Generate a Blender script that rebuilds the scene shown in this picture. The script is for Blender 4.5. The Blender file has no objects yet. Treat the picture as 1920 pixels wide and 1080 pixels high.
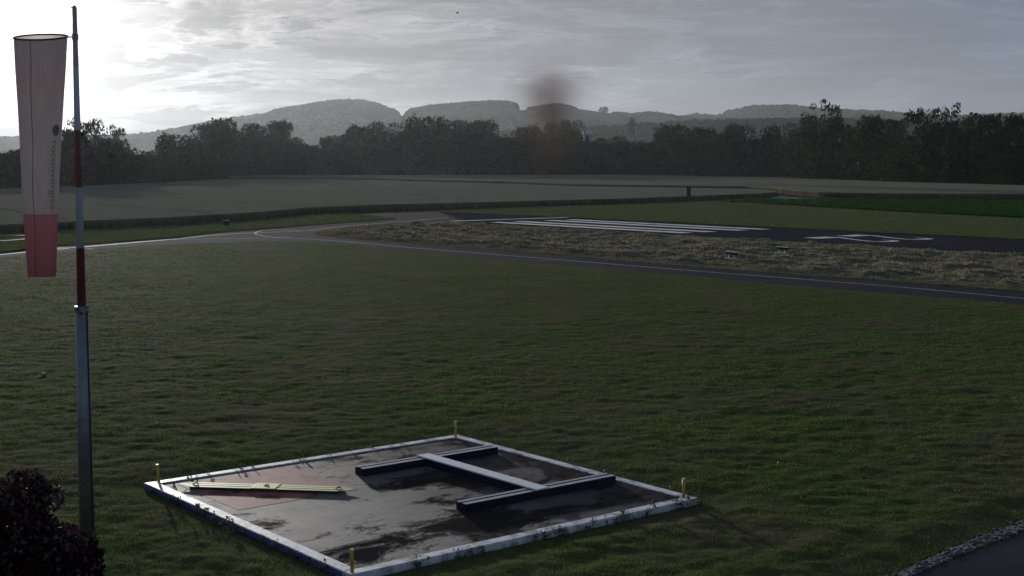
import bpy, bmesh, math, random
import numpy as np
from mathutils import Vector, Matrix
R = math.radians
random.seed(7)
rng = np.random.default_rng(7)
scene = bpy.context.scene
COL = scene.collection

# ------------------------------------------------------------------ camera model (1920 x 1080 frame)
F, CAM_H = 2545.0, 7.0
PIT = math.atan((540 - 305) / F)
CP, SP = math.cos(PIT), math.sin(PIT)

def ray(x, y):
    u, v = (x - 960) / F, (540 - y) / F
    return u, CP + v * SP, -SP + v * CP

def G(x, y, z=0.0):                      # where the sight line meets the level z
    a, b, c = ray(x, y); t = (z - CAM_H) / c
    return (a * t, b * t)

def PY(x, y, Y):                         # point at ground distance Y
    a, b, c = ray(x, y); t = Y / b
    return Vector((a * t, Y, CAM_H + c * t))

def GP(pts, z=0.0):
    return [G(x, y, z) for x, y in pts]

SUN_AZ, SUN_EL = R(-19.7), R(6.2)
SUN = Vector((math.sin(SUN_AZ) * math.cos(SUN_EL), math.cos(SUN_AZ) * math.cos(SUN_EL), math.sin(SUN_EL)))

# ------------------------------------------------------------------ tags and objects
def tag(o, label=None, cat=None, group=None, kind=None):
    if label: o['label'] = label
    if cat: o['category'] = cat
    if group: o['group'] = group
    if kind: o['kind'] = kind
    return o

def empty(name, loc=(0, 0, 0), rz=0.0):
    o = bpy.data.objects.new(name, None); COL.objects.link(o)
    o.location = loc; o.rotation_euler = (0, 0, rz); o.empty_display_size = 0.3
    return o

def link(name, me, mat=None, parent=None, smooth=False):
    o = bpy.data.objects.new(name, me); COL.objects.link(o)
    if mat:
        for m in (mat if isinstance(mat, (list, tuple)) else [mat]): me.materials.append(m)
    if parent: o.parent = parent
    if smooth: me.polygons.foreach_set('use_smooth', [True] * len(me.polygons))
    return o

def bmobj(name, bm, mat=None, parent=None, smooth=False):
    me = bpy.data.meshes.new(name); bm.normal_update(); bm.to_mesh(me); bm.free()
    return link(name, me, mat, parent, smooth)

def npmesh(name, V, Fc):
    """V (n,3) float, Fc (m,k) int, all faces with k corners"""
    V = np.ascontiguousarray(V, dtype=np.float32); Fc = np.ascontiguousarray(Fc, dtype=np.int32)
    me = bpy.data.meshes.new(name)
    m, k = Fc.shape
    me.vertices.add(len(V)); me.vertices.foreach_set('co', V.ravel())
    me.loops.add(m * k); me.loops.foreach_set('vertex_index', Fc.ravel())
    me.polygons.add(m)
    me.polygons.foreach_set('loop_start', np.arange(0, m * k, k, dtype=np.int32))
    me.update(calc_edges=True)
    return me

def box(bm, cx, cy, cz, sx, sy, sz, M=None, bevel=0.0):
    r = bmesh.ops.create_cube(bm, size=1.0)
    vs = r['verts']
    for v in vs: v.co = Vector((v.co.x * sx + cx, v.co.y * sy + cy, v.co.z * sz + cz))
    if bevel:
        es = list({e for v in vs for e in v.link_edges})
        rb = bmesh.ops.bevel(bm, geom=es, offset=bevel, segments=2, affect='EDGES', profile=.5)
        vs = list({v for f in rb['faces'] for v in f.verts} | {v for v in vs if v.is_valid})
    if M is not None:
        for v in vs: v.co = M @ v.co
    return vs

def tube(bm, p0, p1, r0, r1=None, seg=12, caps=True):
    r1 = r0 if r1 is None else r1
    p0, p1 = Vector(p0), Vector(p1); d = p1 - p0
    q = d.to_track_quat('Z', 'Y').to_matrix().to_4x4()
    M = Matrix.Translation((p0 + p1) / 2) @ q
    return bmesh.ops.create_cone(bm, cap_ends=caps, segments=seg, radius1=r0, radius2=r1, depth=d.length, matrix=M)['verts']

def sheet(name, poly, z, mat, parent=None):
    bm = bmesh.new()
    f = bm.faces.new([bm.verts.new((x, y, z)) for x, y in poly])
    bm.normal_update()
    if f.normal.z < 0: f.normal_flip()
    bmesh.ops.triangulate(bm, faces=bm.faces[:])
    return bmobj(name, bm, mat, parent)

def ribbon(name, pts, width, z, mat, parent=None, closed=False):
    bm = bmesh.new(); P = [Vector((x, y, 0)) for x, y in pts]; n = len(P); row = []
    for i in range(n):
        if closed: a, b = P[i - 1], P[(i + 1) % n]
        else: a, b = P[max(i - 1, 0)], P[min(i + 1, n - 1)]
        t = (b - a).normalized(); s = Vector((-t.y, t.x, 0)) * width / 2
        row.append((bm.verts.new(P[i] + s + Vector((0, 0, z))), bm.verts.new(P[i] - s + Vector((0, 0, z)))))
    for i in range(n if closed else n - 1):
        a, b = row[i], row[(i + 1) % n]
        bm.faces.new((a[0], a[1], b[1], b[0]))
    return bmobj(name, bm, mat, parent)

def smooth_line(pts, n=8):               # Catmull-Rom
    P = [np.array(p, float) for p in pts]; P = [2 * P[0] - P[1]] + P + [2 * P[-1] - P[-2]]; out = []
    for i in range(1, len(P) - 2):
        for k in range(n):
            t = k / n; a, b, c, d = P[i - 1], P[i], P[i + 1], P[i + 2]
            out.append(tuple(.5 * (2 * b + (c - a) * t + (2 * a - 5 * b + 4 * c - d) * t * t + (3 * b - a - 3 * c + d) * t ** 3)))
    out.append(tuple(P[-2])); return out

# ------------------------------------------------------------------ noise in numpy
def hash2(i, j, s):
    n = (i.astype(np.int64) * 374761393 + j.astype(np.int64) * 668265263 + s * 1442695041) & 0x7fffffff
    n = (n ^ (n >> 13)) * 1274126177 & 0x7fffffff
    return ((n ^ (n >> 16)) & 0xffff) / 65535.0

def vnoise(x, y, s=0):
    xi, yi = np.floor(x), np.floor(y); fx, fy = x - xi, y - yi
    fx = fx * fx * (3 - 2 * fx); fy = fy * fy * (3 - 2 * fy)
    a, b = hash2(xi, yi, s), hash2(xi + 1, yi, s); c, d = hash2(xi, yi + 1, s), hash2(xi + 1, yi + 1, s)
    return (a + (b - a) * fx) * (1 - fy) + (c + (d - c) * fx) * fy

def fbm(x, y, s=0, o=4):
    t, a, w = 0, .5, 0
    for k in range(o):
        t = t + a * vnoise(x, y, s + k * 17); w += a; a *= .5; x = x * 2.03 + 11.3; y = y * 2.03 + 5.7
    return t / w

def inside(px, py, poly):
    r = np.zeros(px.shape, bool); n = len(poly)
    for i in range(n):
        x0, y0 = poly[i]; x1, y1 = poly[(i + 1) % n]
        if y0 == y1: continue
        c = ((y0 > py) != (y1 > py)) & (px < (x1 - x0) * (py - y0) / (y1 - y0) + x0)
        r ^= c
    return r

# ------------------------------------------------------------------ materials
def new_mat(name):
    m = bpy.data.materials.new(name); m.use_nodes = True
    nt = m.node_tree; nt.nodes.clear()
    out = nt.nodes.new('ShaderNodeOutputMaterial')
    return m, nt, out

def N(nt, t, **kw):
    n = nt.nodes.new(t)
    for k, v in kw.items():
        if k in ('ins',):
            for a, b in v.items(): n.inputs[a].default_value = b
        else: setattr(n, k, v)
    return n

def ramp(nt, fac, stops, interp='LINEAR'):
    r = nt.nodes.new('ShaderNodeValToRGB'); e = r.color_ramp; e.interpolation = interp
    while len(e.elements) < len(stops): e.elements.new(0.5)
    for el, (p, c) in zip(e.elements, stops):
        el.position = p; el.color = (*c, 1) if len(c) == 3 else c
    nt.links.new(fac, r.inputs[0]); return r.outputs[0]

def coords(nt, scale=(1, 1, 1), space='Object'):
    tc = nt.nodes.new('ShaderNodeTexCoord'); mp = nt.nodes.new('ShaderNodeMapping')
    mp.inputs['Scale'].default_value = scale
    nt.links.new(tc.outputs[space], mp.inputs[0]); return mp.outputs[0]

def noise(nt, vec, scale, detail=5, rough=.55, dist=0.0):
    n = nt.nodes.new('ShaderNodeTexNoise'); n.inputs['Scale'].default_value = scale
    n.inputs['Detail'].default_value = detail; n.inputs['Roughness'].default_value = rough
    n.inputs['Distortion'].default_value = dist
    nt.links.new(vec, n.inputs['Vector']); return n.outputs[0]

def mixc(nt, fac, a, b, mode='MIX'):
    m = nt.nodes.new('ShaderNodeMix'); m.data_type = 'RGBA'; m.blend_type = mode
    for s, v in ((m.inputs[0], fac), (m.inputs[6], a), (m.inputs[7], b)):
        if hasattr(v, 'is_linked') or isinstance(v, bpy.types.NodeSocket): nt.links.new(v, s)
        else: s.default_value = v if isinstance(v, (int, float)) else (*v, 1) if len(v) == 3 else v
    return m.outputs[2]

def math_(nt, op, a, b=None, c=None, clamp=False):
    m = nt.nodes.new('ShaderNodeMath'); m.operation = op; m.use_clamp = clamp
    for s, v in zip(m.inputs, (a, b, c)):
        if v is None: continue
        if isinstance(v, bpy.types.NodeSocket): nt.links.new(v, s)
        else: s.default_value = v
    return m.outputs[0]

def bump(nt, h, strength, dist):
    b = nt.nodes.new('ShaderNodeBump'); b.inputs['Strength'].default_value = strength; b.inputs['Distance'].default_value = dist
    nt.links.new(h, b.inputs['Height']); return b.outputs[0]

def surf(name, c1, c2, scale=3.0, rough=.7, bscale=None, bstr=.3, bdist=.02, stretch=(1, 1, 1), metallic=0.0, spec=.5, c3=None, scale3=.3):
    m, nt, out = new_mat(name)
    p = nt.nodes.new('ShaderNodeBsdfPrincipled')
    v = coords(nt, stretch)
    n1 = noise(nt, v, scale, 6, .6)
    col = ramp(nt, n1, [(.32, c1), (.68, c2)])
    if c3 is not None:
        n3 = noise(nt, v, scale3, 4, .5)
        f = ramp(nt, n3, [(.42, (0, 0, 0)), (.62, (1, 1, 1))])
        col = mixc(nt, f, col, c3)
    nt.links.new(col, p.inputs['Base Color'])
    p.inputs['Roughness'].default_value = rough; p.inputs['Metallic'].default_value = metallic
    p.inputs['Specular IOR Level'].default_value = spec
    if bscale: nt.links.new(bump(nt, noise(nt, v, bscale, 5, .6), bstr, bdist), p.inputs['Normal'])
    nt.links.new(p.outputs[0], out.inputs[0]); return m

def leafy(name, ca, cb, cc, big=.15, trans=.4, gloss=.06, rough=.45, fine=2.0, worn=None):
    """foliage: diffuse + translucent + a little gloss; colour varies by clump and by leaf"""
    m, nt, out = new_mat(name)
    geo = nt.nodes.new('ShaderNodeNewGeometry')
    n1 = noise(nt, geo.outputs['Position'], big, 3, .5); n2 = noise(nt, geo.outputs['Position'], fine, 3, .6)
    col = ramp(nt, n1, [(.35, ca), (.65, cb)])
    col = mixc(nt, ramp(nt, n2, [(.4, (0, 0, 0)), (.75, (.8, .8, .8))]), col, cc)
    if worn:                              # dry or bare patches and long faint wheel tracks
        n3 = noise(nt, geo.outputs['Position'], .11, 6, .62, .6)
        mp = nt.nodes.new('ShaderNodeMapping'); mp.inputs['Rotation'].default_value = (0, 0, R(38)); mp.inputs['Scale'].default_value = (.03, .55, 1); nt.links.new(geo.outputs['Position'], mp.inputs[0])
        n4 = noise(nt, mp.outputs[0], 1.0, 3, .5)
        w_ = math_(nt, 'ADD', ramp(nt, n3, [(.52, (0, 0, 0)), (.66, (.75, .75, .75))]), ramp(nt, n4, [(.52, (0, 0, 0)), (.68, (.4, .4, .4))]), clamp=True)
        col = mixc(nt, w_, col, worn)
    hsv = nt.nodes.new('ShaderNodeHueSaturation')
    nt.links.new(math_(nt, 'MULTIPLY_ADD', geo.outputs['Random Per Island'], .8, .6), hsv.inputs['Value'])
    nt.links.new(col, hsv.inputs['Color'])
    d = nt.nodes.new('ShaderNodeBsdfDiffuse'); t = nt.nodes.new('ShaderNodeBsdfTranslucent'); g = nt.nodes.new('ShaderNodeBsdfGlossy')
    g.inputs['Roughness'].default_value = rough; g.inputs['Color'].default_value = (.8, .85, .9, 1)
    nt.links.new(hsv.outputs[0], d.inputs[0])
    tcol = mixc(nt, .5, hsv.outputs[0], (.10, .12, .02), 'ADD') if trans > .45 else hsv.outputs[0]
    nt.links.new(tcol, t.inputs[0])
    m1 = nt.nodes.new('ShaderNodeMixShader'); m1.inputs[0].default_value = trans
    nt.links.new(d.outputs[0], m1.inputs[1]); nt.links.new(t.outputs[0], m1.inputs[2])
    m2 = nt.nodes.new('ShaderNodeMixShader'); m2.inputs[0].default_value = gloss
    nt.links.new(m1.outputs[0], m2.inputs[1]); nt.links.new(g.outputs[0], m2.inputs[2])
    nt.links.new(m2.outputs[0], out.inputs[0]); return m

M = {}
M['ground'] = surf('ground_mat', (.035, .045, .02), (.06, .065, .03), .2, .95, .8, .5, .1, spec=0.0)
M['soil'] = surf('lawn_soil_mat', (.044, .063, .020), (.080, .102, .035), 3.0, 1.0, 9.0, .6, .03, spec=.0015, c3=(.092, .078, .046), scale3=.22)
M['grass'] = leafy('grass_mat', (.044, .092, .018), (.084, .128, .033), (.14, .145, .06), big=.16, trans=.4, gloss=.0015, fine=1.6, worn=(.10, .092, .042))
M['verge_soil'] = surf('verge_soil_mat', (.066, .084, .036), (.10, .12, .056), .8, 1.0, 2.0, .6, .05, spec=0.0)
M['hay_soil'] = surf('hay_soil_mat', (.07, .07, .03), (.20, .17, .11), 1.6, 1.0, 3.0, .7, .05, spec=0.0)
M['hay'] = leafy('hay_mat', (.13, .128, .08), (.31, .28, .22), (.42, .375, .30), big=.45, trans=.3, gloss=0.0, fine=1.1)
M['asphalt'] = surf('asphalt_mat', (.046, .043, .052), (.068, .064, .075), .6, 1.0, 60, .4, .006, spec=.0015, c3=(.045, .043, .05), scale3=.06)
M['runway'] = surf('runway_mat', (.036, .035, .042), (.055, .053, .063), .5, 1.0, 60, .4, .006, spec=0.0, c3=(.038, .036, .043), scale3=.05)
M['paint'] = surf('road_paint_mat', (.46, .47, .48), (.72, .73, .74), 2.5, .9, spec=.1, c3=(.42, .43, .44), scale3=.5)
M['thin_paint'] = surf('worn_paint_mat', (.25, .25, .25), (.5, .5, .5), 1.5, .9, spec=.15)
M['white'] = surf('white_paint_mat', (.66, .68, .72), (.82, .83, .85), 5, .45, 30, .15, .003)
M['steel'] = surf('galvanised_mat', (.20, .20, .23), (.30, .30, .34), 6, .5, metallic=.55)
M['dark_steel'] = surf('dark_steel_mat', (.02, .02, .025), (.04, .04, .05), 8, .5, metallic=.3)
M['chrome'] = surf('bright_steel_mat', (.7, .7, .72), (.85, .85, .87), 8, .18, metallic=1.0)
M['black'] = surf('black_mat', (.018, .018, .02), (.03, .03, .034), 10, .6)
M['yellow_post'] = surf('yellow_post_mat', (.50, .27, .02), (.66, .38, .04), 9, .5)
M['cap'] = surf('pale_cap_mat', (.7, .68, .6), (.82, .8, .74), 9, .35)
M['yellow'] = surf('yellow_board_mat', (.52, .55, .13), (.66, .68, .22), 6, .5)
M['bark'] = surf('bark_mat', (.05, .04, .03), (.09, .075, .055), 2, .9)
M['tree_a'] = leafy('tree_leaf_mat', (.014, .021, .009), (.024, .034, .012), (.036, .046, .018), big=.12, trans=.25, gloss=.008, fine=.5)
M['wheat'] = surf('wheat_top_mat', (.155, .15, .112), (.21, .20, .15), .25, 1.0, 1.5, 1.0, .15, spec=0.0, c3=(.18, .17, .127), scale3=.02)
M['wheat_blade'] = leafy('wheat_stalk_mat', (.12, .118, .08), (.165, .158, .108), (.22, .2, .14), big=.1, trans=.25, gloss=.0, fine=.7)
M['maize'] = leafy('maize_leaf_mat', (.014, .045, .008), (.022, .06, .011), (.03, .07, .015), big=.1, trans=.3, gloss=0.0, fine=.7)
M['maize_soil'] = surf('maize_soil_mat', (.014, .034, .008), (.022, .048, .012), 1.0, 1.0, 2, .6, .05, spec=.0)
M['track'] = surf('track_mat', (.24, .24, .235), (.31, .31, .30), .5, 1.0, spec=0.0)
M['hill'] = surf('hill_mat', (.018, .024, .014), (.034, .04, .022), .006, 1.0, .02, .6, 3.0, stretch=(1, .5, 3), spec=0.0, c3=(.05, .052, .03), scale3=.004)
M['hill_wood'] = leafy('hill_wood_mat', (.010, .015, .008), (.016, .021, .010), (.022, .028, .013), big=.02, trans=.1, gloss=0.0, fine=.1)
M['pebble'] = surf('pebble_mat', (.035, .035, .04), (.17, .17, .195), 3.5, .85, spec=.2)
M['wall'] = surf('house_wall_mat', (.25, .24, .23), (.32, .31, .30), .6, .9)
M['roof_white'] = surf('pale_roof_mat', (.45, .46, .48), (.55, .56, .58), .6, .5, metallic=.2)
M['roof_red'] = surf('tile_roof_mat', (.22, .12, .09), (.30, .17, .13), .8, .7)
M['blue_face'] = surf('blue_kerb_face_mat', (.085, .075, .24), (.13, .115, .30), 5, .75, 14, .3, .01)
M['pylon'] = surf('pylon_mat', (.03, .03, .035), (.05, .05, .055), 1, .9, spec=0.0)
M['lid'] = surf('enamel_lid_mat', (.75, .76, .78), (.82, .83, .85), 5, .22)
M['glass'] = surf('window_mat', (.03, .035, .04), (.05, .055, .06), 1, .1)
M['beam_side'] = surf('beam_side_mat', (.010, .010, .028), (.018, .017, .042), 5, .6, spec=.2)
M['plum'] = leafy('plum_leaf_mat', (.022, .006, .012), (.035, .010, .016), (.055, .016, .022), big=1.2, trans=.2, gloss=.045, rough=.2, fine=9)
M['weed'] = leafy('weed_mat', (.02, .035, .012), (.04, .06, .018), (.08, .10, .03), big=1.0, trans=.4, gloss=.04, fine=6)
M['bird'] = surf('feather_mat', (.03, .03, .03), (.05, .05, .05), 30, .8)
M['stone'] = surf('stone_mat', (.45, .44, .42), (.6, .59, .57), 9, .6)

def band_mat(name, stops, rough=.45, trans=0.0):
    """paint bands along local Z"""
    m, nt, out = new_mat(name)
    tc = nt.nodes.new('ShaderNodeTexCoord'); sep = nt.nodes.new('ShaderNodeSeparateXYZ')
    nt.links.new(tc.outputs['Object'], sep.inputs[0])
    z0, z1 = stops[0][0], stops[-1][0] + 1.0
    f = math_(nt, 'DIVIDE', math_(nt, 'SUBTRACT', sep.outputs[2], z0), z1 - z0)
    col = ramp(nt, f, [((z - z0) / (z1 - z0), c) for z, c in stops], 'CONSTANT')
    d = ramp(nt, noise(nt, coords(nt, (1, 1, .15)), 9, 5), [(.35, (.8, .8, .8)), (.65, (1, 1, 1))])
    col = mixc(nt, 1.0, col, d, 'MULTIPLY')
    p = nt.nodes.new('ShaderNodeBsdfPrincipled'); p.inputs['Roughness'].default_value = rough
    nt.links.new(col, p.inputs['Base Color']); nt.links.new(p.outputs[0], out.inputs[0]); return m

def cloth_mat(name, c1, c2, trans=.68):
    m, nt, out = new_mat(name)
    v = coords(nt, (6, 6, .5)); col = ramp(nt, noise(nt, v, 3, 5), [(.3, c1), (.7, c2)])
    d = nt.nodes.new('ShaderNodeBsdfDiffuse'); t = nt.nodes.new('ShaderNodeBsdfTranslucent')
    nt.links.new(col, d.inputs[0]); nt.links.new(col, t.inputs[0])
    b = bump(nt, noise(nt, coords(nt, (14, 14, .8)), 1.5, 4), .5, .02)
    nt.links.new(b, d.inputs['Normal'])
    mx = nt.nodes.new('ShaderNodeMixShader'); mx.inputs[0].default_value = trans
    nt.links.new(d.outputs[0], mx.inputs[1]); nt.links.new(t.outputs[0], mx.inputs[2]); nt.links.new(mx.outputs[0], out.inputs[0])
    return m

# ------------------------------------------------------------------ sky and sun
def build_world():
    w = bpy.data.worlds.new('World'); scene.world = w; w.use_nodes = True
    nt = w.node_tree; nt.nodes.clear(); L = nt.links.new
    out = nt.nodes.new('ShaderNodeOutputWorld'); bg = nt.nodes.new('ShaderNodeBackground')
    bg.inputs['Strength'].default_value = .10
    sky = nt.nodes.new('ShaderNodeTexSky'); sky.sky_type = 'NISHITA'; sky.sun_disc = False
    sky.sun_elevation = SUN_EL; sky.sun_rotation = SUN_AZ; sky.altitude = 300; sky.air_density = 1.0; sky.dust_density = 1.2; sky.ozone_density = 1.5
    tc = nt.nodes.new('ShaderNodeTexCoord'); dirv = tc.outputs['Generated']
    dot = nt.nodes.new('ShaderNodeVectorMath'); dot.operation = 'DOT_PRODUCT'; L(dirv, dot.inputs[0]); dot.inputs[1].default_value = SUN
    ang = math_(nt, 'MULTIPLY', math_(nt, 'ARCCOSINE', math_(nt, 'MINIMUM', dot.outputs['Value'], .99999)), 180 / math.pi)
    def ex(a, s): return math_(nt, 'MULTIPLY', math_(nt, 'EXPONENT', math_(nt, 'DIVIDE', ang, -s)), a)
    B = math_(nt, 'ADD', math_(nt, 'ADD', ex(SKY['g1'], 2.5), ex(SKY['g2'], 17.0)), SKY['base'])   # light scattered by thin cloud around the sun
    sep = nt.nodes.new('ShaderNodeSeparateXYZ'); L(dirv, sep.inputs[0])
    def layer(scale, rot, loc, detail, rough, dist):
        mp = nt.nodes.new('ShaderNodeMapping'); mp.inputs['Scale'].default_value = scale; mp.inputs['Rotation'].default_value = (0, R(rot), 0); mp.inputs['Location'].default_value = loc
        L(dirv, mp.inputs[0]); return noise(nt, mp.outputs[0], 1.0, detail, rough, dist)
    n1 = layer((7, 7, 34), -4, SKY['o1'], 9, .60, .5)          # cloud deck
    n2 = layer((15, 15, 105), -6, SKY['o2'], 9, .66, .9)       # wisps and torn edges
    n3 = layer((3, 3, 12), 0, (.6, .2, .9), 3, .5, .2)         # broad light and shade
    n4 = layer((6, 6, 150), 7, (1.7, 3.1, .4), 5, .5, .4)      # long thin streaks
    mixn = math_(nt, 'ADD', math_(nt, 'MULTIPLY', n1, .62), math_(nt, 'MULTIPLY', n2, .38))
    deck = ramp(nt, mixn, [(.40, (0, 0, 0)), (.50, (.75, .75, .75)), (.62, (1, 1, 1))])
    rim = math_(nt, 'MULTIPLY', ramp(nt, mixn, [(.41, (0, 0, 0)), (.455, (1, 1, 1)), (.51, (0, 0, 0))]), ramp(nt, n2, [(.42, (0, 0, 0)), (.6, (1, 1, 1))]))
    near = math_(nt, 'EXPONENT', math_(nt, 'DIVIDE', ang, -17.0))
    sunny = math_(nt, 'SUBTRACT', 1.0, math_(nt, 'EXPONENT', math_(nt, 'DIVIDE', ang, -5.0)))
    k = math_(nt, 'SUBTRACT', 1.15, math_(nt, 'MULTIPLY', math_(nt, 'MULTIPLY', deck, sunny), math_(nt, 'MULTIPLY_ADD', near, .52, .12)))
    k = math_(nt, 'ADD', k, math_(nt, 'MULTIPLY', rim, math_(nt, 'MULTIPLY_ADD', near, 1.25, .12)))
    k = math_(nt, 'ADD', k, math_(nt, 'MULTIPLY', ramp(nt, n4, [(.52, (0, 0, 0)), (.68, (1, 1, 1))]), .10))
    k = math_(nt, 'MULTIPLY', k, math_(nt, 'MULTIPLY_ADD', n3, .4, .8))
    cl = nt.nodes.new('ShaderNodeVectorMath'); cl.operation = 'SCALE'
    tint = ramp(nt, math_(nt, 'DIVIDE', ang, 60.0), [(0, (1, .985, .97)), (.2, (1.0, .975, .99)), (.38, (.93, .965, 1.08)), (.65, (.77, .93, 1.25)), (1, (.66, .88, 1.38))])
    L(tint, cl.inputs[0]); L(math_(nt, 'MULTIPLY', math_(nt, 'MULTIPLY', B, k), 10.0), cl.inputs['Scale'])   # x10: the background runs at strength 0.1
    # thin cloud covers the sun's side; the clear sky shows more and more away from it
    cov = math_(nt, 'MULTIPLY_ADD', math_(nt, 'DIVIDE', ang, 60.0), SKY['c1'], SKY['c0'], clamp=True)
    col = mixc(nt, cov, sky.outputs[0], cl.outputs[0])
    L(col, bg.inputs['Color']); L(bg.outputs[0], out.inputs[0])

SKY = dict(g1=1.9, g2=.39, base=.142, c0=1.1, c1=-.25, o1=(0, 0, 0), o2=(0, 0, 0))
build_world()
sl = bpy.data.lights.new('sun', 'SUN'); sl.energy = 4.6; sl.angle = R(1.2); sl.color = (1, .95, .89)
so = bpy.data.objects.new('sun', sl); COL.objects.link(so); so.location = SUN * 60
so.rotation_euler = (-SUN).to_track_quat('-Z', 'Y').to_euler()

cam = bpy.data.cameras.new('camera'); co = bpy.data.objects.new('camera', cam); COL.objects.link(co)
cam.sensor_width = 36; cam.lens = 36 * F / 1920; cam.clip_start = .1; cam.clip_end = 20000
co.location = (0, 0, CAM_H); co.rotation_euler = (math.pi / 2 - PIT, 0, 0); scene.camera = co
scene.view_settings.view_transform = 'Standard'; scene.view_settings.look = 'None'
scene.view_settings.exposure = 0; scene.view_settings.gamma = 1
scene.cycles.use_denoising = True; scene.cycles.max_bounces = 6; scene.cycles.transparent_max_bounces = 8
scene.render.engine = 'CYCLES'

# haze: the air between the camera and the hills
m, nt, out = new_mat('haze_mat'); pv = nt.nodes.new('ShaderNodeVolumePrincipled')
pv.inputs['Color'].default_value = (.84, .92, 1.0, 1); pv.inputs['Density'].default_value = .29e-4; pv.inputs['Anisotropy'].default_value = .56
nt.links.new(pv.outputs[0], out.inputs['Volume'])
bm = bmesh.new(); box(bm, 0, 2850, 144, 13000, 6700, 290)
tag(bmobj('haze', bm, m), 'thin morning haze over the whole airfield', 'haze', kind='stuff')

# ------------------------------------------------------------------ outlines on the ground
TAXI_LO = [(-500, 532), (-200, 502), (0, 485), (150, 470), (300, 461), (400, 457), (480, 454.5), (578, 454.5), (667, 462), (785, 475), (960, 490.5), (1300, 520), (1461, 535.5), (1623, 549), (1784, 562), (1920, 573.5), (2400, 614)]
TAXI_UP = [(2400, 583), (1920, 547), (1720, 532), (1526, 518), (1300, 500.5), (960, 471.5), (785, 458.5), (696, 452), (640, 446.5), (600, 441), (588, 437.5)]
LINK_LO = [(600, 434), (642, 427.5), (736, 419.5), (800, 417.5)]
RD = Vector((.62, -.785)).normalized(); RN = Vector((-RD.y, RD.x))       # runway: along, and to its left
def RW(s, n): return tuple(RD * s + RN * n)
rw_lo, rw_hi = 94.4, 112.6
P_taxi = GP(TAXI_LO + TAXI_UP) + GP(LINK_LO) + [RW(-129, rw_lo)] + [RW(-131, 96), RW(-150, 104), RW(-160, 112)] + GP([(874, 395), (785, 397.5), (696, 400), (664, 402)]) + GP([(700, 404.5), (748, 410.5), (700, 414.6), (640, 419), (527, 428), (440, 435), (400, 438), (325, 447), (160, 460), (104, 462.5), (49, 471), (0, 476), (-200, 490), (-500, 516)])
P_run = [RW(-158, rw_lo + 17), RW(-158, rw_hi), RW(900, rw_hi), RW(900, rw_lo), RW(-128, rw_lo), RW(-131, rw_lo + 2)]
P_corner = GP([(1700, 1085), (1920, 998), (2150, 918), (2700, 738), (3300, 760), (3600, 1100), (3200, 1700), (1300, 1500)])
P_pebble = GP([(1660, 1085), (1780, 1030), (1920, 974), (2160, 888), (2710, 713), (2710, 729), (2160, 908), (1920, 994), (1800, 1040), (1702, 1085), (1400, 1290), (1340, 1260)])
P_hay = GP(TAXI_UP[:-1]) + GP([(592, 434)] + [(x, y + .8) for x, y in LINK_LO[1:]]) + [RW(-128, rw_lo - .4), RW(900, rw_lo - .4)]
P_lawn = GP(TAXI_LO) + [(60, 40), (40, 10), (-40, 10), (-75, 40)]
WHEAT_EDGE = [(-400, 462), (0, 438.6), (156, 429.8), (312, 422.5), (400, 416.5), (495, 410), (578, 401), (696, 395.5), (840, 391.5), (960, 388), (1078, 384.3), (1196, 380.8), (1285, 376.8), (1374, 373), (1430, 370.5), (1454, 368.4)]
WHEAT_BACK = [(1450, 364), (1400, 361), (1285, 358.5), (1078, 355.5), (960, 350), (815, 346), (667, 341), (489, 339), (400, 341), (328, 346), (219, 351.5), (109, 357), (0, 361), (-400, 380)]
FIELD2 = [(489, 337.6), (667, 339.5), (815, 344), (960, 347.3), (1078, 353), (1285, 356), (1400, 357.6), (1449, 361), (1500, 367), (1538, 370), (1600, 372), (1686, 373), (1800, 373.7), (1920, 374), (2500, 377)]
F2_BACK = [(2500, 371), (1920, 355), (1686, 347.5), (1508, 340), (1460, 337), (1360, 335.5), (1167, 331.5), (960, 332), (700, 332.5), (518, 332.5), (430, 335)]
GREEN = [(1340, 379.5), (1400, 376), (1478, 374), (1700, 376.5), (1920, 377), (2500, 380), (2500, 440), (1920, 409), (1686, 397.5), (1538, 388.5), (1430, 382)]
P_verge = [RW(-158, rw_hi + .3), RW(900, rw_hi + .3)] + GP([(2500, 441), (1920, 410), (1686, 398), (1538, 389), (1430, 383), (1454, 369), (1374, 373.5), (1285, 377.3), (1196, 381.5), (960, 388.6), (874, 391.5), (800, 396)])
P_wedge = GP([(-500, 514), (-200, 489), (0, 475), (104, 462), (160, 459), (325, 446), (400, 437.5), (527, 427.5), (640, 418.5), (745, 410.5), (700, 405), (664, 402.5), (640, 399)] + [(578, 401.5), (495, 410.5), (312, 423), (156, 430.3), (0, 439), (-400, 463)])

# setting sheets
def big_sheet(name, x0, x1, y0, y1, z, mat, n=40):
    xs = np.linspace(x0, x1, n); ys = np.linspace(y0, y1, n); X, Y = np.meshgrid(xs, ys)
    V = np.stack([X.ravel(), Y.ravel(), np.full(X.size, z)], 1); i = np.arange(n * n).reshape(n, n)
    return link(name, npmesh(name, V, np.stack([i[:-1, :-1], i[:-1, 1:], i[1:, 1:], i[1:, :-1]], -1).reshape(-1, 4)), mat)
tag(big_sheet('ground', -6300, 6300, -400, 6100, 0, M['ground']), kind='structure')
tag(sheet('taxiway', P_taxi, .004, M['asphalt']), kind='structure')
tag(sheet('runway', P_run, .008, M['runway']), kind='structure')
tag(sheet('taxiway', GP([(752, 411), (700, 404.3), (664, 402.2), (785, 397.2), (874, 394.6), (940, 400), (1000, 405), (992, 410), (862, 416.8), (800, 418.3), (736, 420.4), (690, 423)]), .006, M['asphalt']), kind='structure')
tag(sheet('road', P_corner, .012, M['asphalt']), kind='structure')
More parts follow.
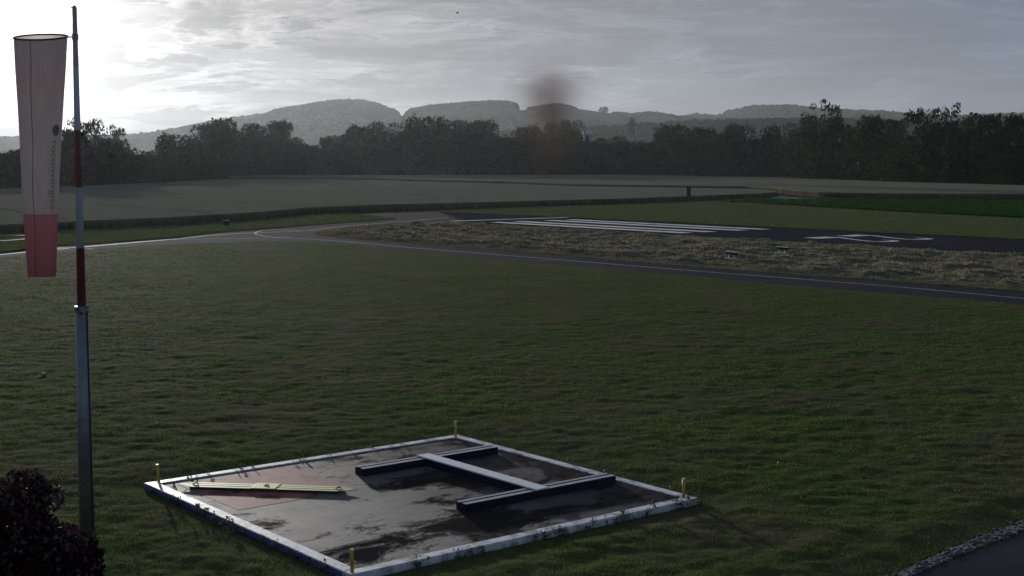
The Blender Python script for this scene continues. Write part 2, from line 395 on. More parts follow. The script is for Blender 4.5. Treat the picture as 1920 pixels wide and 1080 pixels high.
tag(sheet('track', GP([(1452, 369.5), (1462, 366.5), (1500, 371), (1545, 374), (1478, 375), (1440, 373)]), .014, M['track']), kind='structure')

def patch(name, poly, holes, d0, d1, nd, nl, half, zf, mat, kind='structure', off=0.0):
    d = np.exp(np.linspace(math.log(d0), math.log(d1), nd)); u = np.linspace(-half, half, nl) + off
    D, U = np.meshgrid(d, u, indexing='ij'); X = D * U; Y = D
    ok = inside(X, Y, poly)
    for h_ in holes: ok &= ~inside(X, Y, h_)
    i = np.arange(nd * nl).reshape(nd, nl)
    q = np.stack([i[:-1, :-1], i[:-1, 1:], i[1:, 1:], i[1:, :-1]], -1).reshape(-1, 4)
    q = q[ok.ravel()[q].all(1)]
    used = np.unique(q); remap = np.zeros(nd * nl, np.int64); remap[used] = np.arange(len(used))
    x, y = X.ravel()[used], Y.ravel()[used]
    me = npmesh(name, np.stack([x, y, zf(x, y)], 1), remap[q])
    return tag(link(name, me, mat, smooth=True), kind=kind)

# signal square corners (fit of a true square to the photo), kerb top 0.14
def fit_square():
    hs = (CAM_H - .14) / CAM_H
    px = [(270, 905), (857, 815), (1315, 932), (652, 1078)]
    pts = [Vector(G(x, y, .14)) for x, y in px]
    c = sum(pts, Vector((0, 0))) / 4
    d1 = (pts[1] - pts[0] + pts[2] - pts[3]) / 2; d2 = (pts[3] - pts[0] + pts[2] - pts[1]) / 2
    e1 = (d1.normalized() + Vector((-d2.y, d2.x)).normalized()).normalized(); side = (d1.length + d2.length) / 2
    return c, e1, side
SQ_C, E1, SQ_S = fit_square(); E2 = Vector((E1.y, -E1.x))                # E1: left corner to far corner, E2: left corner to near corner
SQ_ROT = math.atan2(E1.y, E1.x)
def SQ(a, b): p = SQ_C + E1 * (a - SQ_S / 2) + E2 * (b - SQ_S / 2); return (p.x, p.y)
P_pad = [SQ(-.02, -.02), SQ(SQ_S + .02, -.02), SQ(SQ_S + .02, SQ_S + .02), SQ(-.02, SQ_S + .02)]

def edge_dist(x, y, poly):
    best = np.full(x.shape, 1e9)
    for i in range(len(poly)):
        (ax, ay), (bx_, by_) = poly[i], poly[(i + 1) % len(poly)]; dx_, dy_ = bx_ - ax, by_ - ay
        t = np.clip(((x - ax) * dx_ + (y - ay) * dy_) / (dx_ * dx_ + dy_ * dy_ + 1e-9), 0, 1)
        best = np.minimum(best, np.hypot(x - ax - t * dx_, y - ay - t * dy_))
    return best
def z_lawn(x, y):
    u = np.abs((x - SQ_C.x) * E1.x + (y - SQ_C.y) * E1.y); v = np.abs((x - SQ_C.x) * E2.x + (y - SQ_C.y) * E2.y)
    k = np.clip((np.maximum(u, v) - SQ_S / 2) / 1.0, .12, 1) * np.clip(edge_dist(x, y, P_pebble) / .9, .12, 1)          # the ground drops a little round the kerb
    return .012 + k * (.058 * fbm(x / 1.3, y / .9, 3, 4) * (.5 + fbm(x / 9, y / 9, 8, 2)) + .064 * fbm(x / .40, y / .32, 5, 2))
def z_hay(x, y):
    e = np.clip(edge_dist(x, y, P_hay) / 2.2, 0, 1)
    return .008 + e * z_hay0(x, y)
def z_hay0(x, y):
    r = np.sin((x * RN.x + y * RN.y) * 2.6 + 2.2 * fbm(x / 6, y / 6, 9, 2) * 3)
    l = fbm(x / 1.7, y / 2.3, 21, 4)
    return .02 + np.minimum(1.0 * np.clip(l - .42, 0, 1), .24) * (.75 + .35 * r) + .13 * vnoise(x / .45, y / .6, 4)
def z_verge(x, y):
    return .012 + .10 * fbm(x / 2.2, y / 2.6, 31, 4)
holes = [P_pad, P_corner, P_pebble]
patch('lawn', P_lawn, holes, 12, 135, 620, 620, .56, z_lawn, M['soil'])
patch('hay_meadow', P_hay, [], 60, 175, 330, 500, .50, z_hay, M['hay_soil'])
patch('verge', P_verge, [], 100, 300, 170, 420, .50, z_verge, M['verge_soil'])
patch('verge', P_wedge, [], 95, 215, 140, 200, .30, z_verge, M['verge_soil'], off=-.28)
patch('crop_field', GP(GREEN), [], 140, 300, 110, 200, .30, lambda x, y: .02 + .25 * fbm(x / 1.2, y / 1.5, 41, 4), M['maize_soil'], off=.30)

# ------------------------------------------------------------------ blades
def blades(name, poly, holes, n, d0, d1, half, zf, length, width, mat, lean=.5, off=0.0, label=None, cat='grass', lf=None, edge=None, sig=.35):
    if edge is None:
        d = np.exp(rng.uniform(math.log(d0), math.log(d1), n)); x = d * (rng.uniform(-half, half, n) + off); y = d
        ok = inside(x, y, poly)
        for h_ in holes: ok &= ~inside(x, y, h_)
        x, y = x[ok], y[ok]
    else: x, y = edge
    n = len(x); d = np.hypot(x, y); z = zf(x, y)
    L = length * np.exp(rng.normal(0, sig, n))
    if lf is not None: L = L * lf(x, y)
    W = np.maximum(width, d * .00042) * rng.uniform(.7, 1.4, n)
    a = rng.uniform(0, 2 * math.pi, n); la = rng.uniform(0, 2 * math.pi, n); ll = L * np.abs(rng.normal(0, lean, n))
    ca, sa = np.cos(a) * W / 2, np.sin(a) * W / 2
    V = np.empty((n, 3, 3), np.float32)
    V[:, 0] = np.stack([x - ca, y - sa, z - .01], 1); V[:, 1] = np.stack([x + ca, y + sa, z - .01], 1)
    V[:, 2] = np.stack([x + ll * np.cos(la), y + ll * np.sin(la), z + L], 1)
    me = npmesh(name, V.reshape(-1, 3), np.arange(n * 3).reshape(n, 3))
    return tag(link(name, me, mat), label, cat, kind='stuff')

def tuft(x, y): return .45 + 1.5 * np.clip(fbm(x / .9, y / .8, 51, 3) - .3, 0, 1) + .9 * np.clip(fbm(x / 5, y / 5, 61, 2) - .5, 0, 1)
blades('grass', P_lawn, holes, 1100000, 14, 128, .50, z_lawn, .034, .007, M['grass'], label='short mown lawn between signal square and taxiway', lf=tuft)
blades('hay', P_hay, [], 260000, 62, 172, .48, z_hay, .10, .02, M['hay'], lean=1.5, lf=lambda x, y: .25 + .75 * np.clip(edge_dist(x, y, P_hay) / 4.0, 0, 1) * (.25 + 1.3 * fbm(x / 1.7, y / 2.3, 21, 3)), label='mown brown hay lying beside the runway', cat='hay')
blades('grass', P_verge, [], 200000, 100, 295, .48, z_verge, .07, .02, M['grass'], label='mown grass strip beyond the runway', lf=tuft)
blades('grass', P_wedge, [], 110000, 95, 215, .30, z_verge, .07, .02, M['grass'], off=-.28, label='grass verge between taxiway and wheat field', lf=tuft)
blades('crop_plants', GP(GREEN), [], 90000, 140, 300, .30, lambda x, y: .02 + .25 * fbm(x / 1.2, y / 1.5, 41, 4), .26, .06, M['maize'], off=.30, label='low vivid green crop at the right edge', cat='crop')

# ------------------------------------------------------------------ wheat fields
def field(name, edge, back, hgt, label):
    poly = GP([(x, y) for x, y in edge]) + GP(back)
    bm = bmesh.new(); top = [bm.verts.new((x, y, hgt)) for x, y in poly]; bot = [bm.verts.new((x, y, 0)) for x, y in poly]
    f = bm.faces.new(top); n = len(poly)
    for i in range(n): bm.faces.new((bot[i], bot[(i + 1) % n], top[(i + 1) % n], top[i]))
    bmesh.ops.recalc_face_normals(bm, faces=bm.faces[:]); bmesh.ops.triangulate(bm, faces=[f])
    tag(bmobj(name, bm, M['wheat']), label + ', standing crop', 'wheat field', kind='stuff')
    # stalks and ears along the near edge and over the top
    E = np.array(GP(edge)); seg = np.diff(E, axis=0); ln = np.hypot(*seg.T); cum = np.r_[0, np.cumsum(ln)]
    k = int(cum[-1] * 130); s = rng.uniform(0, cum[-1], k); i = np.clip(np.searchsorted(cum, s) - 1, 0, len(seg) - 1)
    p = E[i] + seg[i] * ((s - cum[i]) / ln[i])[:, None]; nrm = np.stack([-seg[i][:, 1], seg[i][:, 0]], 1) / ln[i][:, None]
    p = p + nrm * (np.abs(rng.normal(0, .9, k)) - .25)[:, None]
    z0 = fbm(p[:, 0] / 1.5, p[:, 1] / 1.5, 71, 3)
    blades('wheat', None, None, 0, 0, 0, 0, lambda x, y: z0 * 0, hgt * .98, .03, M['wheat_blade'], lean=.12, sig=.05, edge=(p[:, 0], p[:, 1]), label='standing wheat stalks along the near edge of ' + label, cat='wheat', lf=lambda x, y: .93 + .14 * z0)
    blades('wheat', poly, [], 160000, 130, 720, .46, lambda x, y: 0 * x + hgt - .08, .12, .05, M['wheat_blade'], lean=.9, sig=.2, label='wheat ears over the top of ' + label, cat='wheat')
field('wheat_field', WHEAT_EDGE, WHEAT_BACK, .9, 'pale wheat field beyond the taxiway')
field('wheat_field', FIELD2, F2_BACK, 1.1, 'yellowish strip of wheat along the wood')
for pts in ([(0, 391), (42, 398), (105, 409), (130, 411)], [(180, 383), (260, 389), (330, 393), (400, 400)], [(400, 356), (560, 358), (700, 362), (860, 369)], [(420, 378), (520, 382), (640, 383)], [(640, 353), (800, 356), (960, 361), (1080, 365)]):
    tag(ribbon('tramline', smooth_line(GP(pts, .9)), .5, .905, surf('tramline_mat', (.05, .055, .03), (.08, .08, .045), 1, 1.0, spec=0.0)), kind='structure')

# ------------------------------------------------------------------ painted markings
def paint(name, poly, z=.016, mat='paint'): return tag(sheet(name, poly, z, M[mat]), kind='structure')
def strip(s0, s1, n0, n1): return [RW(s0, n0), RW(s1, n0), RW(s1, n1), RW(s0, n1)]
for k, (a, b) in enumerate(((96.9, 98.6), (100.3, 102.1), (105.1, 106.9), (108.6, 110.3))):
    paint('runway_marking', strip(-127, -95.5, a, b))
paint('runway_marking', strip(-132.9, -131.9, rw_lo + .8, rw_hi + 1.2))
def two(s0, n0, s1, n1):                 # a painted 2: foot at s0, head at s1, n0 right side, n1 left side
    W, H, t = 3.0, 9.0, .95
    out, inn = [], []
    arc = [(0.0, 6.6)] + [(1.5 + 1.5 * math.cos(a), 7.5 + 1.5 * math.sin(a)) for a in np.linspace(math.pi, -.35, 14)] + [(2.2, 5.2), (1.1, 3.0), (.35, 1.9), (0, .95)]
    for i, (u, v) in enumerate(arc):
        a = arc[max(i - 1, 0)]; b = arc[min(i + 1, len(arc) - 1)]; tx, ty = b[0] - a[0], b[1] - a[1]; l = math.hypot(tx, ty); nx, ny = ty / l, -tx / l
        out.append((u, v)); inn.append((u + nx * t * .42, v + ny * t))
    def mp(u, v): return RW(s0 + (s1 - s0) * v / H, n1 + (n0 - n1) * u / W)
    bm = bmesh.new()
    A = [bm.verts.new((*mp(*p), .016)) for p in out]; B = [bm.verts.new((*mp(*p), .016)) for p in inn]
    for i in range(len(A) - 1): bm.faces.new((A[i], B[i], B[i + 1], A[i + 1]))
    bm.faces.new([bm.verts.new((*mp(*p), .018)) for p in ((0, 0), (W, 0), (W, 1.9), (0, 1.9))])
    bmesh.ops.recalc_face_normals(bm, faces=bm.faces[:])
    tag(bmobj('runway_marking', bm, M['paint']), kind='structure')
two(-82.6, 99.9, -73.4, 103.0); two(-83.0, 105.2, -73.6, 108.4)
paint('runway_marking', strip(-58, -28, 103.0, 103.6))
paint('runway_marking', strip(-8, 22, 103.0, 103.6))
tag(ribbon('taxiway_marking', smooth_line(GP([(572, 433), (545, 432), (520, 431), (494, 432.5), (480, 436), (479, 438.5), (489, 441.3), (512, 444.8), (564, 447.7), (616, 450.8), (694, 457.6), (772, 464.8), (955, 479.6), (1300, 508), (1526, 525.5), (1720, 541.5), (1920, 560), (2300, 593)])), .16, .016, M['thin_paint']), kind='structure')
tag(ribbon('taxiway_marking', smooth_line(GP([(570, 433.4), (500, 436), (460, 437.5), (400, 441.5), (325, 449), (240, 456.5), (160, 463.5)])), .3, .018, M['thin_paint']), kind='structure')
tag(ribbon('taxiway_marking', smooth_line(GP([(572, 433), (620, 427.5), (680, 421.5), (760, 415), (840, 408)])), .2, .016, M['thin_paint']), kind='structure')
tag(ribbon('taxiway_marking', smooth_line(GP([(325, 449), (260, 454), (156, 463), (104, 466), (49, 473), (0, 478), (-200, 497)])), .45, .02, M['paint']), kind='structure')
tag(ribbon('taxiway_marking', smooth_line(GP([(546, 444.8), (512, 446.4), (460, 447), (325, 449.5)])), .18, .02, M['thin_paint']), kind='structure')
for a in ((107, 468, 128, 466.3), (146, 465.6, 158, 466.2), (164, 467.6, 176, 467.4)):
    tag(ribbon('taxiway_marking', GP([a[:2], a[2:]]), .5, .022, M['paint']), kind='structure')
c0 = Vector(G(-10, 449.5)); rr = 2.9
tag(ribbon('apron_marking', [(c0.x + rr * 1.1 * math.cos(t), c0.y + 5.2 * math.sin(t)) for t in np.linspace(0, 2 * math.pi, 48, endpoint=False)], .45, .14, M['paint'], closed=True), kind='structure')

# ------------------------------------------------------------------ signal square
STAINS = [(850, 985, 1.5, .8, .16), (980, 975, 1.2, .6, .10), (700, 1035, 1.0, .5, .13), (800, 900, 1.1, .7, .16), (510, 985, .45, .4, .12), (640, 893, .5, .25, .10), (900, 1010, .9, .5, .12), (1020, 965, 1.0, .35, .08), (560, 862, .5, .2, .06), (760, 860, .9, .4, .08), (530, 935, .8, .7, -.12), (640, 960, 1.0, .6, -.06)]
def damp_concrete():
    m, nt, out = new_mat('damp_concrete_mat'); p = nt.nodes.new('ShaderNodeBsdfPrincipled'); v = coords(nt, (1, 1, 1))
    base = ramp(nt, noise(nt, v, 3.5, 7, .65), [(.3, (.125, .122, .118)), (.7, (.21, .205, .198))])
    st = nt.nodes.new('ShaderNodeMapping'); st.inputs['Scale'].default_value = (.45, .9, 1); st.inputs['Rotation'].default_value = (0, 0, R(-60)); st.inputs['Location'].default_value = (2.1, .4, 0)
    tc = nt.nodes.new('ShaderNodeTexCoord'); nt.links.new(tc.outputs['Object'], st.inputs[0])
    d = noise(nt, st.outputs[0], 1.3, 10, .74, .6)
    sep0 = nt.nodes.new('ShaderNodeSeparateXYZ'); nt.links.new(tc.outputs['Object'], sep0.inputs[0]); bias = None
    for (qx, qy, rx, ry, amp) in STAINS:       # where puddles and dirt have dried on the slab
        p_ = Vector(G(qx, qy, .12)) - SQ_C; lx, ly = p_.dot(E1), -p_.dot(E2)
        a_ = math_(nt, 'POWER', math_(nt, 'ABSOLUTE', math_(nt, 'DIVIDE', math_(nt, 'SUBTRACT', sep0.outputs[0], lx), rx)), 2.0)
        b_ = math_(nt, 'POWER', math_(nt, 'ABSOLUTE', math_(nt, 'DIVIDE', math_(nt, 'SUBTRACT', sep0.outputs[1], ly), ry)), 2.0)
        g_ = math_(nt, 'MULTIPLY', math_(nt, 'EXPONENT', math_(nt, 'MULTIPLY', math_(nt, 'ADD', a_, b_), -1.0)), amp)
        bias = g_ if bias is None else math_(nt, 'ADD', bias, g_)
    d2 = math_(nt, 'MULTIPLY_ADD', math_(nt, 'SUBTRACT', noise(nt, v, 11, 6, .7), .5), .16, bias)
    damp = ramp(nt, math_(nt, 'ADD', d, d2), [(.525, (0, 0, 0)), (.56, (.45, .45, .45)), (.575, (.9, .9, .9)), (.64, (1, 1, 1))])
    sep = nt.nodes.new('ShaderNodeSeparateXYZ'); nt.links.new(tc.outputs['Object'], sep.inputs[0])
    # weaker sky reflection put into the colour: browner towards the far right half
    half = math_(nt, 'ADD', math_(nt, 'MULTIPLY_ADD', sep.outputs[0], .17, .42), math_(nt, 'MULTIPLY', math_(nt, 'SUBTRACT', noise(nt, v, .8, 6), .5), 1.5), clamp=True)
    col = mixc(nt, half, base, (.060, .046, .046))
    col = mixc(nt, ramp(nt, noise(nt, coords(nt, (.5, 1.6, 1)), 2.2, 8, .7), [(.4, (0, 0, 0)), (.65, (.6, .6, .6))]), col, (.10, .092, .09))
    col = mixc(nt, damp, col, (.036, .030, .029))
    nt.links.new(math_(nt, 'MULTIPLY', math_(nt, 'SUBTRACT', 1.0, damp), math_(nt, 'MULTIPLY_ADD', half, -.16, .16)), p.inputs['Specular IOR Level'])
    nt.links.new(col, p.inputs['Base Color'])
    nt.links.new(math_(nt, 'SUBTRACT', .8, math_(nt, 'MULTIPLY', noise(nt, v, 1.5, 5), .25)), p.inputs['Roughness'])
    nt.links.new(bump(nt, noise(nt, v, 22, 6, .7), .35, .01), p.inputs['Normal'])
    nt.links.new(p.outputs[0], out.inputs[0]); return m
def red_paint():
    m, nt, out = new_mat('faded_red_paint_mat'); p = nt.nodes.new('ShaderNodeBsdfPrincipled'); v = coords(nt, (1, 1, 1))
    red = ramp(nt, noise(nt, v, 4, 6), [(.3, (.25, .085, .07)), (.7, (.34, .13, .105))])
    col = mixc(nt, ramp(nt, noise(nt, v, 1.5, 9, .74, .6), [(.53, (0, 0, 0)), (.58, (1, 1, 1))]), red, (.07, .038, .034))
    col = mixc(nt, ramp(nt, noise(nt, coords(nt, (1.3, .8, 1)), 2.2, 8, .75), [(.57, (0, 0, 0)), (.68, (1, 1, 1))]), col, (.24, .22, .21))
    nt.links.new(col, p.inputs['Base Color']); p.inputs['Roughness'].default_value = .7; p.inputs['Specular IOR Level'].default_value = .12
    nt.links.new(bump(nt, noise(nt, v, 18, 6), .3, .01), p.inputs['Normal']); nt.links.new(p.outputs[0], out.inputs[0]); return m
def kerb_paint():
    m, nt, out = new_mat('kerb_paint_mat'); p = nt.nodes.new('ShaderNodeBsdfPrincipled'); v = coords(nt, (1, 1, 1))
    col = ramp(nt, noise(nt, v, 6, 6), [(.3, (.58, .59, .63)), (.65, (.8, .8, .84))])
    col = mixc(nt, ramp(nt, noise(nt, v, 1.7, 9, .75, .4), [(.48, (0, 0, 0)), (.57, (.9, .9, .9))]), col, (.20, .20, .20))
    nt.links.new(col, p.inputs['Base Color']); p.inputs['Roughness'].default_value = .5
    nt.links.new(bump(nt, noise(nt, v, 14, 6), .4, .012), p.inputs['Normal']); nt.links.new(p.outputs[0], out.inputs[0]); return m

pad = empty('signal_square', (SQ_C.x, SQ_C.y, 0), SQ_ROT)
tag(pad, 'square concrete signal pad with white kerb and faded red corner in the lawn', 'concrete pad')
S2 = SQ_S / 2; KW = .26
bm = bmesh.new(); box(bm, 0, 0, -.03, SQ_S - 2 * KW + .002, SQ_S - 2 * KW + .002, .30)
bmobj('slab', bm, damp_concrete(), pad)
kp = kerb_paint()
for k in range(4):
    bm = bmesh.new(); box(bm, -KW / 2, -S2 + KW / 2, -.03, SQ_S - KW, KW, .34, bevel=.018)
    Mr = Matrix.Rotation(k * math.pi / 2, 4, 'Z')
    for v in bm.verts: v.co = Mr @ v.co
    bm.normal_update()
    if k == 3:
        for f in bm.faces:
            if f.normal.x < -.95: f.material_index = 1  # outward face of the near-left kerb takes an indigo colour
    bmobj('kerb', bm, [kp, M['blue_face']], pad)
# local axes: +x = E1 (left corner to far corner), -y = E2 (left corner to near corner)
bm = bmesh.new(); r0, r1 = KW + .28, KW + 3.05
f = bm.faces.new([bm.verts.new((-S2 + a, S2 - b, .1235)) for a, b in ((r0, r0), (r0, r1), (r1, r1), (r1, r0))])
bmobj('red_panel', bm, red_paint(), pad)

# four yellow posts
posts = [((.28, .16), 'yellow post at the left corner of the signal square by the red panel'), ((SQ_S - .2, .2), 'yellow post on the far corner of the signal square'), ((SQ_S - .22, SQ_S - .24), 'yellow post on the right corner of the signal square near weeds'), ((.1, SQ_S - .12), 'yellow post on the near corner of the signal square at the photo bottom')]
def make_post():
    t = empty('corner_post')
    bm = bmesh.new(); tube(bm, (0, 0, 0), (0, 0, .375), .032, .032, 16); bmobj('shaft', bm, M['yellow_post'], t, True)
    bm = bmesh.new(); tube(bm, (0, 0, .375), (0, 0, .398), .034, .03, 16); bmobj('cap', bm, M['cap'], t)
    return t
def copy_tree(o, parent=None):
    c = o.copy(); COL.objects.link(c); c.parent = parent
    for ch in o.children: copy_tree(ch, c)
    return c
p0 = make_post()
for i, ((a, b), lab) in enumerate(posts):
    o = p0 if i == 0 else copy_tree(p0)
    o.location = (*SQ(a, b), .138); o.rotation_euler.z = i; tag(o, lab, 'post', 'yellow corner posts of the signal square')
p0.rotation_euler = (R(2), R(-3.5), 0)

# the H of beams lying on the pad
PZ = .12
def beam_frame(pa, pb, za):              # near bottom edge seen from pa (left) to pb (right)
    a, b = Vector(G(*pa, za)), Vector(G(*pb, za)); d = (b - a); return a, d.normalized(), d.length
BW, BH = .33, .16
A1, D1, L1 = beam_frame((874, 961.5), (1147.5, 904), PZ)
A2, D2, L2 = beam_frame((681, 893.5), (939, 852.5), PZ)
DH = (D1 + D2).normalized(); NH = Vector((-DH.y, DH.x)); HROT = math.atan2(DH.y, DH.x)
Hc = (A1 + A2) / 2
sig = empty('landing_signal', (Hc.x, Hc.y, PZ), HROT)
tag(sig, 'H shaped signal of two dark beams joined by a white plank on the wet concrete', 'ground signal')
def hl(p): q = p - Hc; return Vector((q.dot(DH), q.dot(NH)))
def beam(p, L):
    o = hl(p)
    prof = [(0, 0), (0, BH), (.15, BH), (.15, BH - .06), (.22, BH - .06), (.22, BH), (BW, BH), (BW, 0)]
    bm = bmesh.new(); v0 = [bm.verts.new((o.x, o.y + a, b + .002)) for a, b in prof]; v1 = [bm.verts.new((o.x + L, o.y + a, b + .002)) for a, b in prof]
    bm.faces.new(v0); bm.faces.new(v1[::-1])
    for i in range(len(prof)):
        j = (i + 1) % len(prof); bm.faces.new((v0[i], v1[i], v1[j], v0[j]))
    bmesh.ops.recalc_face_normals(bm, faces=bm.faces[:])
    b = bmobj('beam', bm, M['beam_side'], sig)
    for y0, y1 in ((.004, .146), (.224, BW - .004)):
        bm = bmesh.new(); box(bm, o.x + L / 2, o.y + (y0 + y1) / 2, BH + .006, L - .01, y1 - y0, .007, bevel=.002); bmobj('top_strip', bm, M['strip'], b)
    return o
M['strip'] = surf('strip_mat', (.30, .32, .36), (.40, .42, .46), 4, .28, 20, .2, .004, metallic=.35)
o1 = beam(A1, L1); o2 = beam(A2, L2)
ca, cb = Vector(G(1016, 916, PZ + BH + .03)), Vector(G(795, 852.8, PZ + BH + .03))
la, lb = hl(ca), hl(cb); la.y, lb.y = o1.y - .01, o2.y + BW + .01
dx = lb - la; Lc = dx.length; ang = math.atan2(dx.y, dx.x); mid = (la + lb) / 2
Mc = Matrix.Translation((mid.x, mid.y, 0)) @ Matrix.Rotation(ang, 4, 'Z')
bm = bmesh.new(); box(bm, 0, 0, BH + .026, Lc, .34, .03, Mc, .004); bmobj('crossbar', bm, M['white'], sig)
bm = bmesh.new(); box(bm, 0, 0, BH / 2 + .003, Lc - 2 * BW - .06, .31, BH - .004, Mc); bmobj('crossbar_web', bm, M['beam_side'], sig)

# yellow diagonal board
YZ = PZ + .063
ya, yb = Vector(G(336, 906.5, YZ)), Vector(G(664, 916.8, YZ)); yd = yb - ya
yr = empty('diagonal_board', ((ya.x + yb.x) / 2, (ya.y + yb.y) / 2, PZ), math.atan2(yd.y, yd.x))
tag(yr, 'long yellow slatted board with pointed ends lying across the red corner', 'board')
YL = yd.length; YW = .46
for side in (-1, 1):
    bm = bmesh.new()
    for k in range(3):
        y0 = -YW / 2 + k * (YW / 3); y1 = y0 + YW / 3 - .05
        e0, e1 = (YL / 2 - .22, YL / 2) if k == 1 else (YL / 2 - .30, YL / 2 - .24)
        if k == 1: pts = [(.02, y0), (YL / 2 - .1, y0), (YL / 2, (y0 + y1) / 2), (YL / 2 - .1, y1), (.02, y1)]
        elif k == 0: pts = [(.02, y0), (YL / 2 - .34, y0), (YL / 2 - .12, y1), (.02, y1)]
        else: pts = [(.02, y0), (YL / 2 - .12, y0), (YL / 2 - .34, y1), (.02, y1)]
        lo = [bm.verts.new((x * side, y, .056)) for x, y in pts]; hi = [bm.verts.new((x * side, y, .063)) for x, y in pts]
        bm.faces.new(lo); bm.faces.new(hi)
        for i in range(len(pts)): j = (i + 1) % len(pts); bm.faces.new((lo[i], lo[j], hi[j], hi[i]))
    bmesh.ops.recalc_face_normals(bm, faces=bm.faces[:]); bmobj('slat_arm', bm, M['yellow'], yr)
bm = bmesh.new(); box(bm, 0, 0, .068, .52, YW, .012, bevel=.003); bmobj('hub_plate', bm, M['yellow'], yr)
for x in (-YL / 2 + .35, 0, YL / 2 - .35):
    bm = bmesh.new(); box(bm, x, 0, .028, .07, YW + .004, .052); bmobj('bearer', bm, M['black'], yr)
    bm = bmesh.new(); tube(bm, (x - .04, -.02, .07), (x + .03, .05, .095), .012, .012, 8); tube(bm, (x + .03, .05, .095), (x + .05, .05, .06), .012, .012, 8); bmobj('handle', bm, M['black'], yr)
bm = bmesh.new(); box(bm, 0, -.02, .023, YL - .72, YW - .05, .044); bmobj('shade_back_frame', bm, M['black'], yr)  # black, so the slat gaps get their shade from its colour

# ------------------------------------------------------------------ windsock mast and windsock
MY = 25.2
mb = PY(163.5, 1000, MY)
mast = empty('windsock_mast', (mb.x, MY, 0))
tag(mast, 'tall red and white banded mast on a grey steel column at the left', 'mast')
def mz(y, x=140): return PY(x, y, MY).z
lean = PY(139.5, 10, MY).x - mb.x
ztop = mz(14); zc = mz(576, 146)
def mx(z): return lean * z / ztop
bm = bmesh.new()
rings = [(0, .145), (zc, .118)]
tube(bm, (0, 0, -.2), (mx(zc), 0, zc), .142, .118, 28); bmobj('lower_column', bm, M['steel'], mast, True)
zs = [mz(570, 146), mz(467, 142), mz(352, 139), mz(245, 138), mz(128, 138)]
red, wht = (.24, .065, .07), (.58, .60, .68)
bmat = band_mat('mast_band_mat', [(zs[0] - 1, red), (zs[1], wht), (zs[2], red), (zs[3], wht), (zs[4], (.46, .37, .37)), (ztop + .5, wht)])  # pale top band: red with the sun's glare mixed into its colour
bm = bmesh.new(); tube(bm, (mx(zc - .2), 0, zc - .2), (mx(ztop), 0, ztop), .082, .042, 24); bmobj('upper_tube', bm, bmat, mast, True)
bm = bmesh.new(); tube(bm, (mx(zc), 0, zc - .10), (mx(zc), 0, zc + .02), .128, .128, 24); bmobj('collar', bm, M['steel'], mast)
for s, r in ((.03, .02), (-.05, .015)):
    bm = bmesh.new(); tube(bm, (mx(zc) + .10, -.06, zc + s), (mx(zc) + .16, -.07, zc + s), r, r, 10); bmobj('bolt', bm, M['chrome'], mast)
bm = bmesh.new(); tube(bm, (mx(zc) - .03, -.13, zc - .03), (mx(zc) - .03, -.15, zc - .03), .02, .02, 10); bmobj('bolt', bm, M['dark_steel'], mast); bm = bmesh.new(); tube(bm, (mx(zc) + .02, -.12, zc - .09), (mx(zc) + .02, -.15, zc - .09), .02, .02, 10); bmobj('bolt', bm, M['dark_steel'], mast)
bm = bmesh.new(); tube(bm, (mx(zc) + .112, -.055, zc - .08), (.135, -.06, 0), .014, .014, 8); bmobj('conduit', bm, M['black'], mast)
bm = bmesh.new(); bmesh.ops.create_uvsphere(bm, u_segments=14, v_segments=8, radius=.034, matrix=Matrix.Translation((mx(ztop), 0, ztop + .005))); tube(bm, (mx(ztop), 0, ztop + .005), (mx(ztop) - .065, 0, ztop - .002), .014, .009, 8); bmobj('cap', bm, M['steel'], mast, True)

# sock
ring_c = PY(76.5, 69, MY); bot_c = PY(78.5, 518, MY)
px = MY / F * 1.003
sock = empty('windsock', ring_c)
tag(sock, 'limp red and white windsock hanging mouth up beside the mast', 'windsock')
prof_y = [69, 110, 150, 190, 230, 270, 320, 360, 400, 440, 480, 518]
prof_l = [29, 31.2, 33.2, 35.5, 37.5, 39.8, 42, 43.6, 45.5, 48, 50.3, 53]
prof_r = [124, 121.8, 119.5, 117, 114.6, 112.4, 110, 108.4, 106.8, 106, 105, 104]
def sock_at(y, th, dr=0.0):
    l, r_ = np.interp(y, prof_y, prof_l), np.interp(y, prof_y, prof_r)
    c = PY((l + r_) / 2, y, MY); rad = (r_ - l) / 2 * px
    t = (y - 69) / 449
    w = 1 + .016 * (t + .2) * math.sin(9 * th + 4 * t) + .014 * (t + .15) * math.sin(15 * th - 5 * t + 1) + .035 * t * math.sin(4 * th + 1.3 + t) - .13 * t * math.exp(-(((th + .02 + math.pi) % (2 * math.pi) - math.pi) / .16) ** 2)
    rad = rad * w + dr
    x, yy = math.sin(th) * rad, -math.cos(th) * rad
    return Vector((c.x + x, MY + yy * .96, c.z + (1 - t) ** 3 * math.tan(R(11)) * yy)) - ring_c
def sock_part(name, y0, y1, mat, n=14, m_=72):
    bm = bmesh.new(); rows = []
    for i in range(n + 1):
        y = y0 + (y1 - y0) * i / n
        rows.append([bm.verts.new(sock_at(y, 2 * math.pi * k / m_)) for k in range(m_)])
    for i in range(n):
        for k in range(m_): bm.faces.new((rows[i][k], rows[i + 1][k], rows[i + 1][(k + 1) % m_], rows[i][(k + 1) % m_]))
    return bmobj(name, bm, mat, sock, True)
sock_part('top_section', 70, 190, cloth_mat('glare_red_cloth_mat', (.41, .365, .375), (.48, .43, .435)))['label'] = 'red cloth section paled by glare in its colour'  # red cloth lightened in colour to carry the glare near the sun
sock_part('middle_section', 190, 401, cloth_mat('white_cloth_mat', (.385, .37, .38), (.46, .44, .45)), 22)['label'] = 'dirty white cloth section with lettering'
sock_part('bottom_section', 401, 518, cloth_mat('red_cloth_mat', (.33, .19, .215), (.39, .225, .25)))['label'] = 'strong red cloth section'
bm = bmesh.new(); k_ = 48
